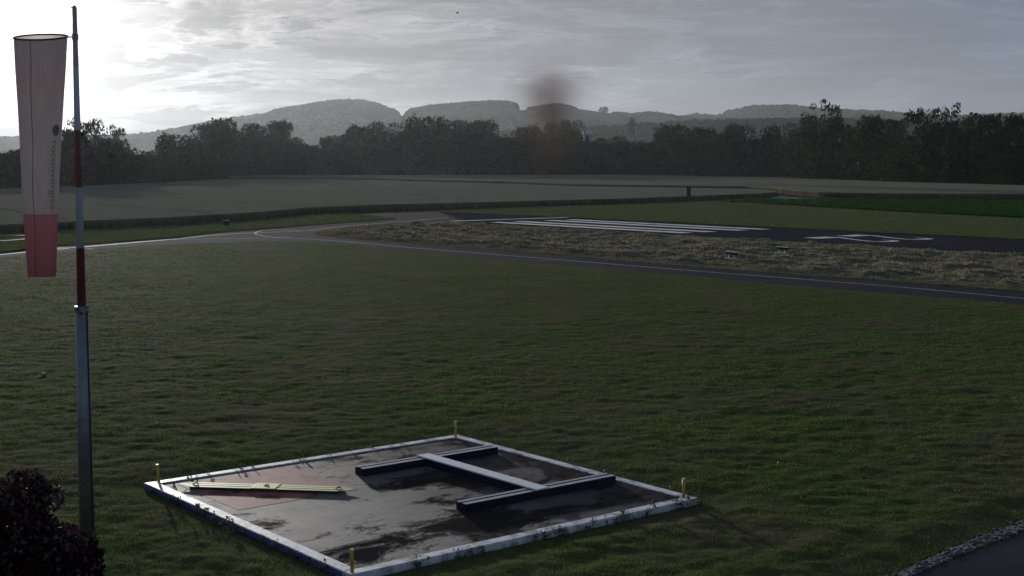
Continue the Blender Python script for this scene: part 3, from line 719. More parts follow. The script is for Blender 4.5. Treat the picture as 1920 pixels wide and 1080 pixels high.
pts = [sock_at(69.5, 2 * math.pi * k / k_) for k in range(k_)]
for k in range(k_): tube(bm, pts[k], pts[(k + 1) % k_], .016, .016, 8)
bmobj('mouth_ring', bm, M['dark_steel'], sock, True)
bm = bmesh.new(); prev = None                     # sewn seam down the camera side
for i in range(60):
    y = 70 + (517 - 70) * i / 59; c = sock_at(y, -.09 + .02 * math.sin(i * .3), .003); w = .006
    row = [bm.verts.new(c + Vector((-w, -.002, 0))), bm.verts.new(c + Vector((w, -.002, 0)))]
    if prev: bm.faces.new((prev[0], prev[1], row[1], row[0]))
    prev = row
bmobj('seam', bm, M['seam'] if 'seam' in M else surf('seam_mat', (.10, .07, .075), (.14, .10, .1), 5, .9), sock)
a = sock_at(69, math.pi / 2 * .9); b = Vector((mx(mz(69)) + mb.x, MY, mz(69))) - ring_c
bm = bmesh.new(); tube(bm, a, b, .012, .012, 8); tube(bm, b + Vector((0, 0, -.05)), b + Vector((0, 0, .05)), .058, .056, 16); bmobj('swivel_arm', bm, M['steel'], sock)
# lettering down the right-hand side of the white section
cu = bpy.data.curves.new('lettering', 'FONT'); cu.body = 'roconvergies'; cu.size = 1.0; cu.resolution_u = 3
to = bpy.data.objects.new('lettering', cu); COL.objects.link(to); bpy.context.view_layer.update()
me = bpy.data.meshes.new_from_object(to.evaluated_get(bpy.context.evaluated_depsgraph_get()))
bpy.data.objects.remove(to); bpy.data.curves.remove(cu)
bm = bmesh.new(); bm.from_mesh(me); bpy.data.meshes.remove(me)
bmesh.ops.subdivide_edges(bm, edges=[e for e in bm.edges if e.calc_length() > .15], cuts=2)
xs = [v.co.x for v in bm.verts]; xm0, xm1 = min(xs), max(xs)
for v in bm.verts:
    y = 264 + (392 - 264) * (v.co.x - xm0) / (xm1 - xm0); th = 1.02 + (v.co.y - .25) * .58
    v.co = sock_at(y, th, .004)
bmobj('lettering', bm, surf('print_mat', (.23, .18, .19), (.30, .25, .26), 9, .8), sock)
bm = bmesh.new(); n_ = 20
ring = [bm.verts.new(sock_at(244 + 11 * math.sin(2 * math.pi * k / n_), 1.12 + .22 * math.cos(2 * math.pi * k / n_), .004)) for k in range(n_)]
bm.faces.new(ring); bmobj('emblem', bm, surf('print_mat', (.23, .18, .19), (.30, .25, .26), 9, .8), sock)

# ------------------------------------------------------------------ leaf clouds: shrubs and trees
def leaf_quads(C, size, up=.0, aspect=1.0):
    """random leaf-like quads at centres C"""
    n = len(C); a = rng.normal(size=(n, 3)); a /= np.linalg.norm(a, axis=1)[:, None]
    b = rng.normal(size=(n, 3)); b -= a * (a * b).sum(1)[:, None]; b /= np.linalg.norm(b, axis=1)[:, None]
    s = (size * np.exp(rng.normal(0, .3, n)))[:, None] / 2
    V = np.empty((n, 4, 3)); V[:, 0] = C - a * s; V[:, 1] = C + b * s * aspect * .7; V[:, 2] = C + a * s; V[:, 3] = C - b * s * aspect * .7
    return V.reshape(-1, 3), np.arange(n * 4).reshape(n, 4)

def lobes_points(lobes, n, shell=.5):
    """points through ellipsoid lobes (c, r), thicker near their skins"""
    w = np.array([l[1][0] * l[1][1] + l[1][1] * l[1][2] for l in lobes]); idx = rng.choice(len(lobes), n, p=w / w.sum())
    Cn = np.array([l[0] for l in lobes])[idx]; Rn = np.array([l[1] for l in lobes])[idx]
    d = rng.normal(size=(n, 3)); d /= np.linalg.norm(d, axis=1)[:, None]
    rad = (shell + (1 - shell) * rng.uniform(0, 1, n) ** .5) * (1 + rng.normal(0, .09, n))
    return Cn + d * Rn * rad[:, None]

def tree_lobes(seed, kind):
    r = np.random.default_rng(seed); L = []
    if kind == 'round':
        for k in range(17):
            h = r.uniform(.22, .93); w = .46 * math.sin(min(1, (1.06 - h) * 1.5 + .05) * math.pi / 2) * r.uniform(.5, 1)
            a = r.uniform(0, 6.28); s = r.uniform(.11, .2)
            L.append(((w * math.cos(a), w * math.sin(a), min(h, .97 - s * .75)), (s * 1.15, s * 1.15, s * .85)))
        L.append(((0, 0, .45), (.34, .34, .38)))
    elif kind == 'tall':
        for k in range(17):
            h = r.uniform(.2, .96); w = .33 * (1.08 - h) ** .6 * r.uniform(.4, 1.1); a = r.uniform(0, 6.28); s = r.uniform(.08, .15)
            L.append(((w * math.cos(a), w * math.sin(a), min(h, .97 - s)), (s, s, s * 1.15)))
        L.append(((0, 0, .45), (.22, .22, .40)))
    elif kind == 'gappy':
        for k in range(34):
            h = r.uniform(.5, .97); a = r.uniform(0, 6.28); w = .48 * math.sin(min(1, (1.10 - h) * 2.2) * math.pi / 2) * r.uniform(.15, 1.05); s = r.uniform(.045, .105)
            L.append(((w * math.cos(a), w * math.sin(a), h - s * .5), (s * 1.25, s * 1.25, s)))
        for k in range(12):
            h = r.uniform(.12, .6); a = r.uniform(0, 6.28); w = r.uniform(.08, .34); s = r.uniform(.13, .2); L.append(((w * math.cos(a), w * math.sin(a), h), (s, s, s)))
    else:                                 # bush
        for k in range(12):
            a = r.uniform(0, 6.28); w = r.uniform(.1, .42); s = r.uniform(.18, .28); h = r.uniform(.25, .75)
            L.append(((w * math.cos(a), w * math.sin(a), min(h, .98 - s)), (s, s, s)))
    # twigs at the crown's rim so the outline is ragged
    for k in range(26):
        c, rr_ = L[r.integers(len(L))]; d = r.normal(size=3); d /= np.linalg.norm(d); d[2] = abs(d[2]) * .8
        s = r.uniform(.018, .04); L.append((tuple(np.array(c) + d * np.array(rr_) * .98), (s, s, s)))
    return L

PROTO = []
def proto(kind, seed, n, leaf):
    L = tree_lobes(seed, kind); C = lobes_points(L, n); C = C[C[:, 2] > .01]; C[:, 2] = np.minimum(C[:, 2], 1.0)
    V, Fq = leaf_quads(C, leaf); cm = npmesh('crown', V, Fq); cm.materials.append(M['tree_a'])
    bm = bmesh.new(); r = random.Random(seed)
    tube(bm, (0, 0, 0), (.01, .0, .5), .022, .012, 8)
    for c, rr_ in L[:12]:
        s = Vector((0, 0, min(.2 + .5 * r.random(), c[2] * .8 + .05))); tube(bm, s, Vector(c), .008, .003, 5, False)
    tm = bpy.data.meshes.new('trunk'); bm.to_mesh(tm); bm.free(); tm.materials.append(M['bark'])
    return cm, tm, C
KINDS = {'round': [proto('round', s, 3600, .045) for s in (1, 2, 3, 4)], 'tall': [proto('tall', s, 3000, .042) for s in (5, 6, 7)],
         'gappy': [proto('gappy', s, 4200, .036) for s in (8, 9, 10)], 'bush': [proto('bush', s, 2600, .06) for s in (11, 12, 13)]}

BASE = [(-300, 372), (0, 359), (109, 355), (219, 349.6), (328, 344), (380, 338), (430, 334), (518, 331), (960, 331), (1167, 330), (1360, 335), (1460, 336), (1508, 339), (1686, 346.7), (1920, 354), (2300, 366)]
bx, by = zip(*BASE)
def tree_dist(x): return G(x, float(np.interp(x, bx, by)))[1]

TREES = [  # x, top y, width px, kind, extra distance, label
 (8, 264, 110, 'bush', 6, 'low dark tree at the left edge of the photo left of the windsock'),
 (72, 262, 90, 'bush', 9, 'dark tree mostly hidden behind the red end of the windsock'),
 (138, 219, 74, 'gappy', 8, 'ragged tall tree standing right behind the banded mast'),
 (174, 218, 62, 'gappy', 3, 'gappy tree with sky showing through just right of the mast'),
 (216, 234, 66, 'gappy', 6, 'thin open crowned tree left of the pale gap in the wood'),
 (272, 275, 84, 'bush', 8, 'low bushy tree in the dip under the faint far hill end'),
 (332, 249, 84, 'round', 6, 'round dark tree closing the right side of the left dip'),
 (378, 230, 78, 'round', 14, 'tall round tree left of the tallest crowns before the big hill'),
 (424, 221, 78, 'round', 18, 'tall full tree where the big hill meets the wood on the left'),
 (474, 225, 76, 'tall', 20, 'tall tree between two full crowns left of the big hill'),
 (520, 225, 78, 'round', 14, 'full rounded tree at the right shoulder of the left clump'),
 (585, 259, 88, 'bush', 10, 'low dark tree in the gap under the big hill'),
 (620, 252, 58, 'tall', 30, 'small paler tree standing back in the gap under the big hill'),
 (674, 232, 82, 'round', 10, 'broad tree at the left end of the middle clump'),
 (724, 227, 74, 'round', 18, 'round tree below the steep wooded end of the big hill'),
 (772, 213, 72, 'tall', 12, 'highest tree of the middle clump below the notch in the hills'),
 (812, 216, 78, 'round', 20, 'dense tall tree right of the highest middle crown'),
 (860, 219, 78, 'tall', 10, 'upright tree in front of the left part of the second hill'),
 (908, 224, 82, 'round', 16, 'rounded tree at the right end of the middle clump'),
 (985, 233, 76, 'round', 8, 'lower tree left of the brown smudge'),
 (1034, 228, 66, 'tall', 18, 'tree standing directly under the brown smudge'),
 (1072, 223, 66, 'round', 10, 'taller rounded tree just right of the brown smudge'),
 (1106, 254, 62, 'bush', 4, 'low tree under the end of the white roofed building'),
 (1148, 245, 74, 'bush', 10, 'low tree in front of the white roofed building'),
 (1202, 249, 66, 'bush', 14, 'low tree in front of the distant pylon'),
 (1262, 232, 92, 'round', 6, 'broad full tree right of the distant pylon'),
 (1322, 238, 72, 'round', 14, 'lower rounded tree left of the black sign board top'),
 (1386, 229, 82, 'round', 6, 'dense tree below the left end of the blue far hill'),
 (1446, 230, 76, 'tall', 10, 'upright dark tree in front of the blue far hill'),
 (1498, 226, 74, 'round', 6, 'full dark tree left of the ragged tallest tree'),
 (1548, 186, 112, 'gappy', 5, 'tallest ragged tree rising well above the right wood'),
 (1622, 215, 92, 'round', 6, 'dense flat topped tree right of the ragged tallest tree'),
 (1672, 216, 74, 'tall', 10, 'dark tree left of the pair of open crowns on the right'),
 (1722, 197, 86, 'gappy', 5, 'left one of two open crowned trees at the right'),
 (1778, 194, 84, 'gappy', 8, 'right one of two open crowned trees at the right'),
 (1846, 211, 90, 'round', 5, 'dense dark tree near the right edge of the wood'),
 (1902, 209, 82, 'round', 9, 'dark tree at the right edge of the photo'),
]
cnt = {k: 0 for k in KINDS}
for (x, ty, wpx, kind, ex, lab) in TREES:
    Y = tree_dist(x) + ex; top = PY(x, ty, Y); W = wpx / F * Y
    cm, tm, _ = KINDS[kind][cnt[kind] % len(KINDS[kind])]; cnt[kind] += 1
    name = {'round': 'broadleaf_tree', 'tall': 'poplar_tree', 'gappy': 'open_crown_tree', 'bush': 'bushy_tree'}[kind]
    t = empty(name, (top.x, Y, 0), random.uniform(0, 6.28)); W *= {'tall': 1.35, 'round': 1.12}.get(kind, 1.0); t.scale = (W, W, top.z)
    tag(t, lab, 'tree', 'trees of the wood behind the fields')
    for nm, me in (('crown', cm), ('trunk', tm)):
        o = bpy.data.objects.new(nm, me); COL.objects.link(o); o.parent = t

# the wood below and behind them reads as one mass
WV, WF, off_ = [], [], 0
def add_mass(C, size):
    global off_
    V, Fq = leaf_quads(C, size); WV.append(V); WF.append(Fq + off_); off_ += len(V)
tx = np.array([t[0] for t in TREES]); tt = np.array([t[1] for t in TREES])
for k in range(330):
    x = -260 + 2460 * (k + rng.uniform(-.5, .5)) / 330
    sky = float(np.interp(x, tx, tt)); base = float(np.interp(x, bx, by))
    Y = tree_dist(x) + rng.uniform(-1, 22)
    ty = base + (sky - base) * rng.uniform(.42, .86)
    top = PY(x, ty, Y); W = rng.uniform(52, 92) / F * Y
    kd = ('round', 'tall', 'bush')[int(rng.integers(3))]; C = KINDS[kd][int(rng.integers(3))][2]
    C = C[rng.choice(len(C), 900)]; a = rng.uniform(0, 6.28); ca_, sa_ = math.cos(a), math.sin(a)
    P = np.stack([top.x + W * (C[:, 0] * ca_ - C[:, 1] * sa_), Y + W * (C[:, 0] * sa_ + C[:, 1] * ca_), C[:, 2] * top.z], 1)
    add_mass(P, top.z * .07)
for k in range(70000 // 1000):            # undergrowth down to the ground
    x = rng.uniform(-280, 2220, 1000); Y = np.array([tree_dist(v) for v in x[::50]]).repeat(50) + rng.uniform(-2, 14, 1000)
    x = np.sort(x); Yb = np.interp(x, np.linspace(-280, 2220, 60), [tree_dist(v) for v in np.linspace(-280, 2220, 60)]) + rng.uniform(-2.5, 12, 1000)
    P = np.stack([(x - 960) / F * Yb, Yb, rng.uniform(0, 1, 1000) ** 1.3 * 9], 1); add_mass(P, 1.3)
tag(link('wood', npmesh('wood', np.concatenate(WV), np.concatenate(WF)), M['tree_a']), 'dark mass of the wood under the treeline', 'wood', kind='stuff')

# ------------------------------------------------------------------ hills
def hill(name, prof, D, W, seed, wood, nx=260, nt_=26):
    xs = np.linspace(prof[0][0], prof[-1][0], nx); ys = np.interp(xs, [p[0] for p in prof], [p[1] for p in prof])
    X0 = np.array([PY(x, y, D).x for x, y in zip(xs, ys)]); Z0 = np.array([max(PY(x, y, D).z, 0.5) for x, y in zip(xs, ys)])
    t = np.linspace(-1, 1, nt_); Tm, Xm = np.meshgrid(t, X0, indexing='ij'); Zr = np.broadcast_to(Z0, Tm.shape)
    fall = np.cos(Tm * math.pi / 2) ** 1.1
    Y = D + Tm * W
    Z = Zr * fall + (fbm(Xm / 90, Y / 90, seed, 3) - .5) * 10 * np.abs(Tm) * fall - 1.0
    V = np.stack([Xm.ravel(), Y.ravel(), Z.ravel()], 1); i = np.arange(nx * nt_).reshape(nt_, nx)
    me = npmesh(name, V, np.stack([i[:-1, :-1], i[:-1, 1:], i[1:, 1:], i[1:, :-1]], -1).reshape(-1, 4))
    tag(link(name, me, M['hill'], smooth=True), kind='structure')
    out = []                              # wooded places: (px0, px1, t0, t1, n, size)
    for (a, b, t0, t1, n, s0, s1) in wood:
        x = rng.uniform(a, b, n); tv = rng.uniform(t0, t1, n)
        Xw = np.interp(x, xs, X0); Zw = np.interp(x, xs, Z0) * np.cos(tv * math.pi / 2) ** 1.1
        out.append(np.stack([Xw, D + tv * W, Zw - 1.0, rng.uniform(s0, s1, n)], 1))
    return np.concatenate(out)

HA = [(a, b + 4) for a, b in [(-500, 262), (0, 256), (243, 252), (284, 249.5), (330, 243.5), (341, 240), (400, 226), (440, 219), (500, 212), (527, 206), (554, 202.5), (607, 193), (646, 188), (681, 188.5), (711, 194.5), (738, 206), (750, 212), (780, 216), (850, 228), (950, 245), (1100, 262)]]
HB = [(a, b + 4) for a, b in [(560, 258), (700, 224), (758, 214.5), (776, 211), (779, 206), (815, 199), (874, 194), (930, 191), (959, 192.5), (976, 203.5), (1000, 201), (1030, 196), (1050, 195), (1072, 200), (1100, 203.5), (1125, 207), (1181, 214), (1208, 210), (1241, 214), (1261, 219.5), (1300, 222), (1400, 232), (1560, 255)]]
HC = [(a, b + 3) for a, b in [(1080, 250), (1200, 228), (1282, 218), (1303, 215), (1327, 218), (1356, 216), (1365, 209.5), (1410, 199.5), (1460, 199), (1487, 200.5), (1514, 206), (1560, 207), (1600, 208.5), (1624, 209.5), (1656, 212), (1690, 217.5), (1800, 218), (1900, 214), (2000, 210), (2200, 222), (2500, 250)]]
HD = [(a, b + 8) for a, b in [(700, 262), (860, 246), (1000, 240), (1080, 236), (1160, 232), (1240, 226), (1330, 221.5), (1420, 220), (1500, 219), (1600, 221), (1700, 224), (1800, 226), (1950, 222), (2200, 232), (2500, 255)]]
tw = []
tw.append(hill('hill', HA, 4600, 1200, 1, [(-300, 345, -.15, .1, 700, 11, 18), (330, 545, -.06, .06, 330, 9, 16), (540, 742, -.42, .08, 1700, 13, 22), (735, 741, -.12, .02, 40, 16, 26), (300, 900, -.75, -.42, 1100, 10, 18)]))
tw.append(hill('hill', HB, 4000, 1100, 2, [(777, 966, -.28, .06, 1500, 13, 22), (988, 1078, -.12, .03, 260, 10, 17), (1150, 1300, -.25, .05, 500, 11, 18), (700, 1350, -.78, -.5, 900, 10, 17)]))
tw.append(hill('hill', HC, 4700, 1150, 3, [(1270, 2300, -.4, .06, 3200, 14, 25), (1360, 1640, -.02, .02, 90, 16, 26)]))
tw.append(hill('hill', HD, 2300, 600, 4, [(1080, 2300, -.5, .08, 2600, 8, 15), (800, 1100, -.7, .0, 600, 8, 14)]))
ico = bmesh.new(); bmesh.ops.create_icosphere(ico, subdivisions=2, radius=1.0)
iv = np.array([v.co[:] for v in ico.verts]); fi = np.array([[v.index for v in f.verts] for f in ico.faces]); ico.free()
pts = np.concatenate(tw); VV, FF = [], []
for k, (x, y, z, s) in enumerate(pts):
    jit = 1 + (rng.uniform(-.32, .32, (len(iv), 1)))
    VV.append(iv * jit * np.array([s * .55, s * .55, s * .62]) + np.array([x, y, z - s * .2])); FF.append(fi + k * len(iv))
tag(link('hill_woods', npmesh('hill_woods', np.concatenate(VV), np.concatenate(FF)), M['hill_wood']), 'woods covering the far hills', 'woods', kind='stuff')

# two trees alone on the bare ridge
def ridge_tree(x, ytop, ybase, D, wpx, lab):
    top = PY(x, ytop, D); b = PY(x, ybase, D); cm, tm, _ = KINDS['round'][cnt['round'] % 4]; cnt['round'] += 1
    t = empty('ridge_tree', (b.x, D, b.z - 2)); t.scale = (wpx / F * D, wpx / F * D, top.z - b.z + 2); tag(t, lab, 'tree', 'lone trees on the bare ridge')
    for nm, me in (('crown', cm), ('trunk', tm)):
        o = bpy.data.objects.new(nm, me); COL.objects.link(o); o.parent = t
ridge_tree(1129, 200.5, 211, 3990, 13, 'left of two lone trees on the bare ridge right of the smudge')
ridge_tree(1136, 199.5, 211.5, 3990, 13, 'right of two lone trees on the bare ridge right of the smudge')

# mast on the big hill, pylon, far buildings
def lattice(name, x, ytop, ybase, D, w0, w1, lab, cat, arms):
    b, t = PY(x, ybase, D), PY(x, ytop, D); H = t.z - b.z; e = empty(name, (b.x, D, b.z)); tag(e, lab, cat)
    bm = bmesh.new()
    for sx in (-1, 1):
        for sy in (-1, 1): tube(bm, (sx * w0, sy * w0, 0), (sx * w1, sy * w1, H), .28, .2, 5)
    n = 9
    for i in range(n):
        za, zb = H * i / n, H * (i + 1) / n; wa, wb = w0 + (w1 - w0) * i / n, w0 + (w1 - w0) * (i + 1) / n; s = 1 if i % 2 else -1
        for sy in (-1, 1): tube(bm, (-s * wa, sy * wa, za), (s * wb, sy * wb, zb), .14, .14, 4); tube(bm, (sy * wa, -s * wa, za), (sy * wb, s * wb, zb), .14, .14, 4)
    bmobj('lattice_tower', bm, M['pylon'], e)
    for (fz, l) in arms:
        bm = bmesh.new(); tube(bm, (-l, 0, H * fz), (l, 0, H * fz), .3, .3, 5); tube(bm, (-l, 0, H * fz), (0, 0, H * fz + 2.2), .16, .16, 4); tube(bm, (l, 0, H * fz), (0, 0, H * fz + 2.2), .16, .16, 4)
        bmobj('cross_arm', bm, M['pylon'], e)
lattice('power_pylon', 1185, 222, 252, 1060, 1.7, .5, 'lattice power pylon standing behind the middle of the wood', 'pylon', [(.62, 4.2), (.76, 3.4), (.9, 2.5)])
hm = PY(656, 190, 4600); e = empty('radio_mast', (hm.x, 4600, hm.z)); tag(e, 'thin radio mast on top of the big hill', 'mast')
bm = bmesh.new(); tube(bm, (0, 0, -3), (0, 0, 17), 1.2, .5, 8); bmobj('mast_pole', bm, M['dark_steel'], e)
bm = bmesh.new(); tube(bm, (-1.2, 0, 9), (1.2, 0, 9), .5, .5, 6); bmobj('antenna', bm, M['dark_steel'], e); bm = bmesh.new(); tube(bm, (0, 0, 11.5), (0, 0, 13), 1.0, 1.0, 8); bmobj('antenna', bm, M['dark_steel'], e)

def house(name, x, y_eave, y_ridge, D, wpx, zb, rot, roof, lab, cat='house'):
    c = PY(x, y_eave, D); W = wpx / F * D; He = c.z - zb; Hr = PY(x, y_ridge, D).z - zb; dp = W * .6
    e = empty(name, (c.x, D, zb), rot); tag(e, lab, cat)
    bm = bmesh.new(); box(bm, 0, 0, He / 2, W, dp, He)
    for s in (-1, 1):
        bm.faces.new([bm.verts.new(v) for v in ((s * W / 2, -dp / 2, He), (s * W / 2, dp / 2, He), (s * W / 2, 0, Hr - .15))])
    bmobj('wall', bm, M['wall'], e)
    bm = bmesh.new(); o = .5
    for s in (-1, 1):
        vs = [(-W / 2 - o, s * (dp / 2 + o), He - .2), (W / 2 + o, s * (dp / 2 + o), He - .2), (W / 2 + o, 0, Hr), (-W / 2 - o, 0, Hr)]
        lo = [bm.verts.new(v) for v in vs]; hi = [bm.verts.new((a, b, c_ + .25)) for a, b, c_ in vs]
        bm.faces.new(lo); bm.faces.new(hi)
        for i in range(4): bm.faces.new((lo[i], lo[(i + 1) % 4], hi[(i + 1) % 4], hi[i]))
    bmesh.ops.recalc_face_normals(bm, faces=bm.faces[:]); bmobj('roof', bm, roof, e)
    for k in (-1, 0, 1):
        bm = bmesh.new(); box(bm, k * W * .28, -dp / 2 - .04, He * .55, W * .11, .08, He * .28); bmobj('window', bm, M['glass'], e)
house('white_roofed_building', 1102, 250.5, 247, 900, 15, 0, .1, M['roof_white'], 'long white roofed building showing over the wood left of the pylon', 'building')
for x, y, lab in ((541, 227.5, 'left one of two tiny pale houses on the big hill slope'), (557, 227.5, 'right one of two tiny pale houses on the big hill slope')):
    house('hill_house', x, y, y - 2, 3560, 5, PY(x, y + 3, 3560).z - 6, .2, M['roof_red'], lab)

# ------------------------------------------------------------------ airfield furniture
def sign_board():
    b = Vector(G(1291, 376)); e = empty('sign_board', (b.x, b.y, 0), -.12); k = b.y / F
    tag(e, 'tall dark rectangular board on a post at the edge of the wheat', 'sign')
    bm = bmesh.new(); box(bm, 0, 0, 26 * k - 8.5 * k, 8 * k, .08, 17 * k, bevel=.01); bmobj('panel', bm, M['black'], e)
    bm = bmesh.new(); box(bm, 0, -.05, 26 * k - 8.5 * k, 8 * k + .08, .02, 17 * k + .08)
    bm.free()
    for s in (-.15, .15):
        bm = bmesh.new(); tube(bm, (s, .07, 0), (s, .07, 22 * k), .035, .035, 8); bmobj('post', bm, M['steel'], e)
    bm = bmesh.new(); box(bm, 0, .03, .09, 1.0, .5, .18, bevel=.02); bmobj('base', bm, M['black'], e)
sign_board()
b = Vector(G(1265, 375)); e = empty('marker_post', (b.x, b.y, 0)); tag(e, 'short grey marker beside the tall dark board', 'marker')
for s in (-.25, .3):
    bm = bmesh.new(); tube(bm, (s, 0, 0), (s, 0, .95), .05, .05, 8); bmobj('post', bm, M['steel'], e)
bm = bmesh.new(); box(bm, .02, -.06, .8, .75, .03, .28, bevel=.01); bmobj('panel', bm, M['steel'], e)

def distance_box():
    b = Vector(G(424.5, 427.5)); k = b.y / F; e = empty('marker_board', (b.x, b.y, .05), .25)
    tag(e, 'small square black board on legs on the grass before the wheat', 'sign')
    bm = bmesh.new(); box(bm, .1 * k, 0, 8.5 * k, 12 * k, .12, 9 * k, bevel=.01); bmobj('panel', bm, M['black'], e)
    bm = bmesh.new(); box(bm, .1 * k, 0, 13.4 * k, 13.5 * k, .2, .05, bevel=.01); bmobj('top_cap', bm, M['cap'], e)
    for s in (-6.5, 6.3):
        bm = bmesh.new(); tube(bm, (s * k, .0, 0), (s * k, .0, 13 * k), .03, .03, 8); bmobj('leg', bm, M['steel'], e)
distance_box()

def make_papi():
    e = empty('approach_light')
    bm = bmesh.new(); box(bm, 0, 0, .36, .84, .5, .20, bevel=.02); bmobj('housing', bm, M['black'], e)
    bm = bmesh.new(); box(bm, 0, .02, .478, .90, .58, .03, bevel=.008); bmobj('lid', bm, M['lid'], e)
    for s in (-.22, .2):
        bm = bmesh.new(); tube(bm, (s, 0, 0), (s, 0, .27), .035, .035, 10); bmobj('leg', bm, M['cap'], e)
    for s in (-.26, 0, .26):
        bm = bmesh.new(); tube(bm, (s, -.25, .36), (s, -.265, .36), .06, .06, 14); bmobj('lens', bm, M['glass'], e)
    bm = bmesh.new(); box(bm, 0, 0, -.02, 1.0, .5, .10); bmobj('foot_plate', bm, M['stone'], e)
    return e
l0 = make_papi()
for i, (x, y, lab) in enumerate(((1371.5, 488, 'white topped light box in the hay nearest the taxiway'), (1466, 478, 'white topped light box in the hay nearer the runway'))):
    o = l0 if i == 0 else copy_tree(l0)
    b = G(x, y); o.location = (*b, .13); o.rotation_euler = (R(-2), R(4), -.42)
    tag(o, lab, 'light', 'approach slope lights beside the runway')
def make_stake():
    e = empty('marker_stake'); bm = bmesh.new(); tube(bm, (0, 0, -.1), (0, 0, .72), .016, .014, 8); bmobj('rod', bm, M['dark_steel'], e)
    bm = bmesh.new(); tube(bm, (0, 0, .72), (0, 0, .76), .022, .022, 8); bmobj('cap', bm, M['dark_steel'], e); return e
s0 = make_stake()
for i, (x, y, lab) in enumerate(((1353, 489, 'thin dark stake left of the nearer light box'), (1391.5, 486, 'thin dark stake right of the nearer light box'), (1449, 480, 'thin dark stake left of the farther light box'), (1486, 477, 'thin dark stake right of the farther light box'))):
    o = s0 if i == 0 else copy_tree(s0); o.location = (*G(x, y), 0); tag(o, lab, 'stake', 'stakes round the light boxes')

# pale stone in the lawn, bird in the sky
bm = bmesh.new(); bmesh.ops.create_icosphere(bm, subdivisions=3, radius=1)
for v in bm.verts:
    n_ = 1 + .25 * math.sin(v.co.x * 4 + 1) * math.cos(v.co.y * 3.3); v.co = Vector((v.co.x * .085 * n_, v.co.y * .05 * n_, v.co.z * .035 * n_))
o = bmobj('stone', bm, M['stone'], None, True); o.location = (*G(82, 706), .11); tag(o, 'small pale stone lying in the lawn left of the mast', 'stone')

bp = PY(857.5, 25, 120); bird = empty('bird', bp, .5); bird.scale = (.6, .6, .6); tag(bird, 'tiny dark bird flying high over the left of the smudge', 'bird')
bm = bmesh.new(); rr_ = [(-.16, .012), (-.12, .03), (-.04, .045), (.05, .04), (.1, .03), (.13, .03), (.16, .018), (.19, .004)]
prev = None
for x, r_ in rr_:
    row = [bm.verts.new((x, r_ * math.cos(t), r_ * math.sin(t))) for t in np.linspace(0, 2 * math.pi, 10, endpoint=False)]
    if prev:
        for i in range(10): bm.faces.new((prev[i], prev[(i + 1) % 10], row[(i + 1) % 10], row[i]))
    prev = row
tv = [bm.verts.new(p) for p in ((-.13, .015, .004), (-.27, .06, .004), (-.25, 0, .004), (-.27, -.06, .004), (-.13, -.015, .004))]; bm.faces.new(tv)
bmobj('body', bm, M['bird'], bird, True)
for s in (-1, 1):
    bm = bmesh.new(); up = [(.09, .03, .02), (.12, .2, .17), (.02, .34, .27), (-.06, .22, .15), (-.06, .03, .02)]
    a = [bm.verts.new((x, s * y, z)) for x, y, z in up]; b_ = [bm.verts.new((x, s * y, z - .012)) for x, y, z in up]
    bm.faces.new(a); bm.faces.new(b_[::-1])
    for i in range(5): bm.faces.new((a[i], a[(i + 1) % 5], b_[(i + 1) % 5], b_[i]))
    bmesh.ops.recalc_face_normals(bm, faces=bm.faces[:]); bmobj('wing', bm, M['bird'], bird)

# ------------------------------------------------------------------ shrub, weeds, pebbles
def plum_shrub():
    BY = 20.0; L = []
    out = [(-30, 880), (20, 885), (60, 872), (90, 880), (92, 920), (110, 960), (140, 985), (165, 992), (180, 1020), (182, 1060), (185, 1100)]
    r = np.random.default_rng(3)
    for k in range(70):
        x = r.uniform(-120, 176); ymin = float(np.interp(x, [p[0] for p in out], [p[1] for p in out])); s = r.uniform(.16, .36)
        y = ymin + s / BY * F * .9 + r.uniform(0, 1) ** 1.6 * 250
        c = PY(x - s / BY * F * (.85 if x > 80 else 0), y, BY + r.uniform(-.7, .7)); L.append(((c.x, c.y, max(c.z, .3)), (s, s, s * .85)))
    for x, y, s in ((158, 1022, .22), (170, 1040, .2), (148, 1012, .2), (172, 1065, .22), (132, 1015, .22), (176, 1085, .2), (120, 1000, .2)):
        c = PY(x, y, BY + .1); L.append(((c.x, c.y, c.z), (s, s, s * .85)))
    C = lobes_points(L, 17000, .35); C = C[C[:, 2] > .02]
    o = (float(C[:, 0].mean()), BY, 0); e = empty('purple_shrub', o); tag(e, 'dark purple leaved shrub in the bottom left corner', 'shrub')
    V, Fq = leaf_quads(C - np.array(o), .085); link('foliage', npmesh('foliage', V, Fq), M['plum'], e)
    bm = bmesh.new()
    for c, s in L[::2]:
        b0 = Vector((r.uniform(-.5, .5), r.uniform(-.3, .3), 0)); t = Vector(c) - Vector(o); mid = b0.lerp(t, .5) + Vector((0, 0, .25))
        tube(bm, b0, mid, .022, .014, 6, False); tube(bm, mid, t, .014, .006, 6, False)
    bmobj('branches', bm, M['bark'], e)
plum_shrub()

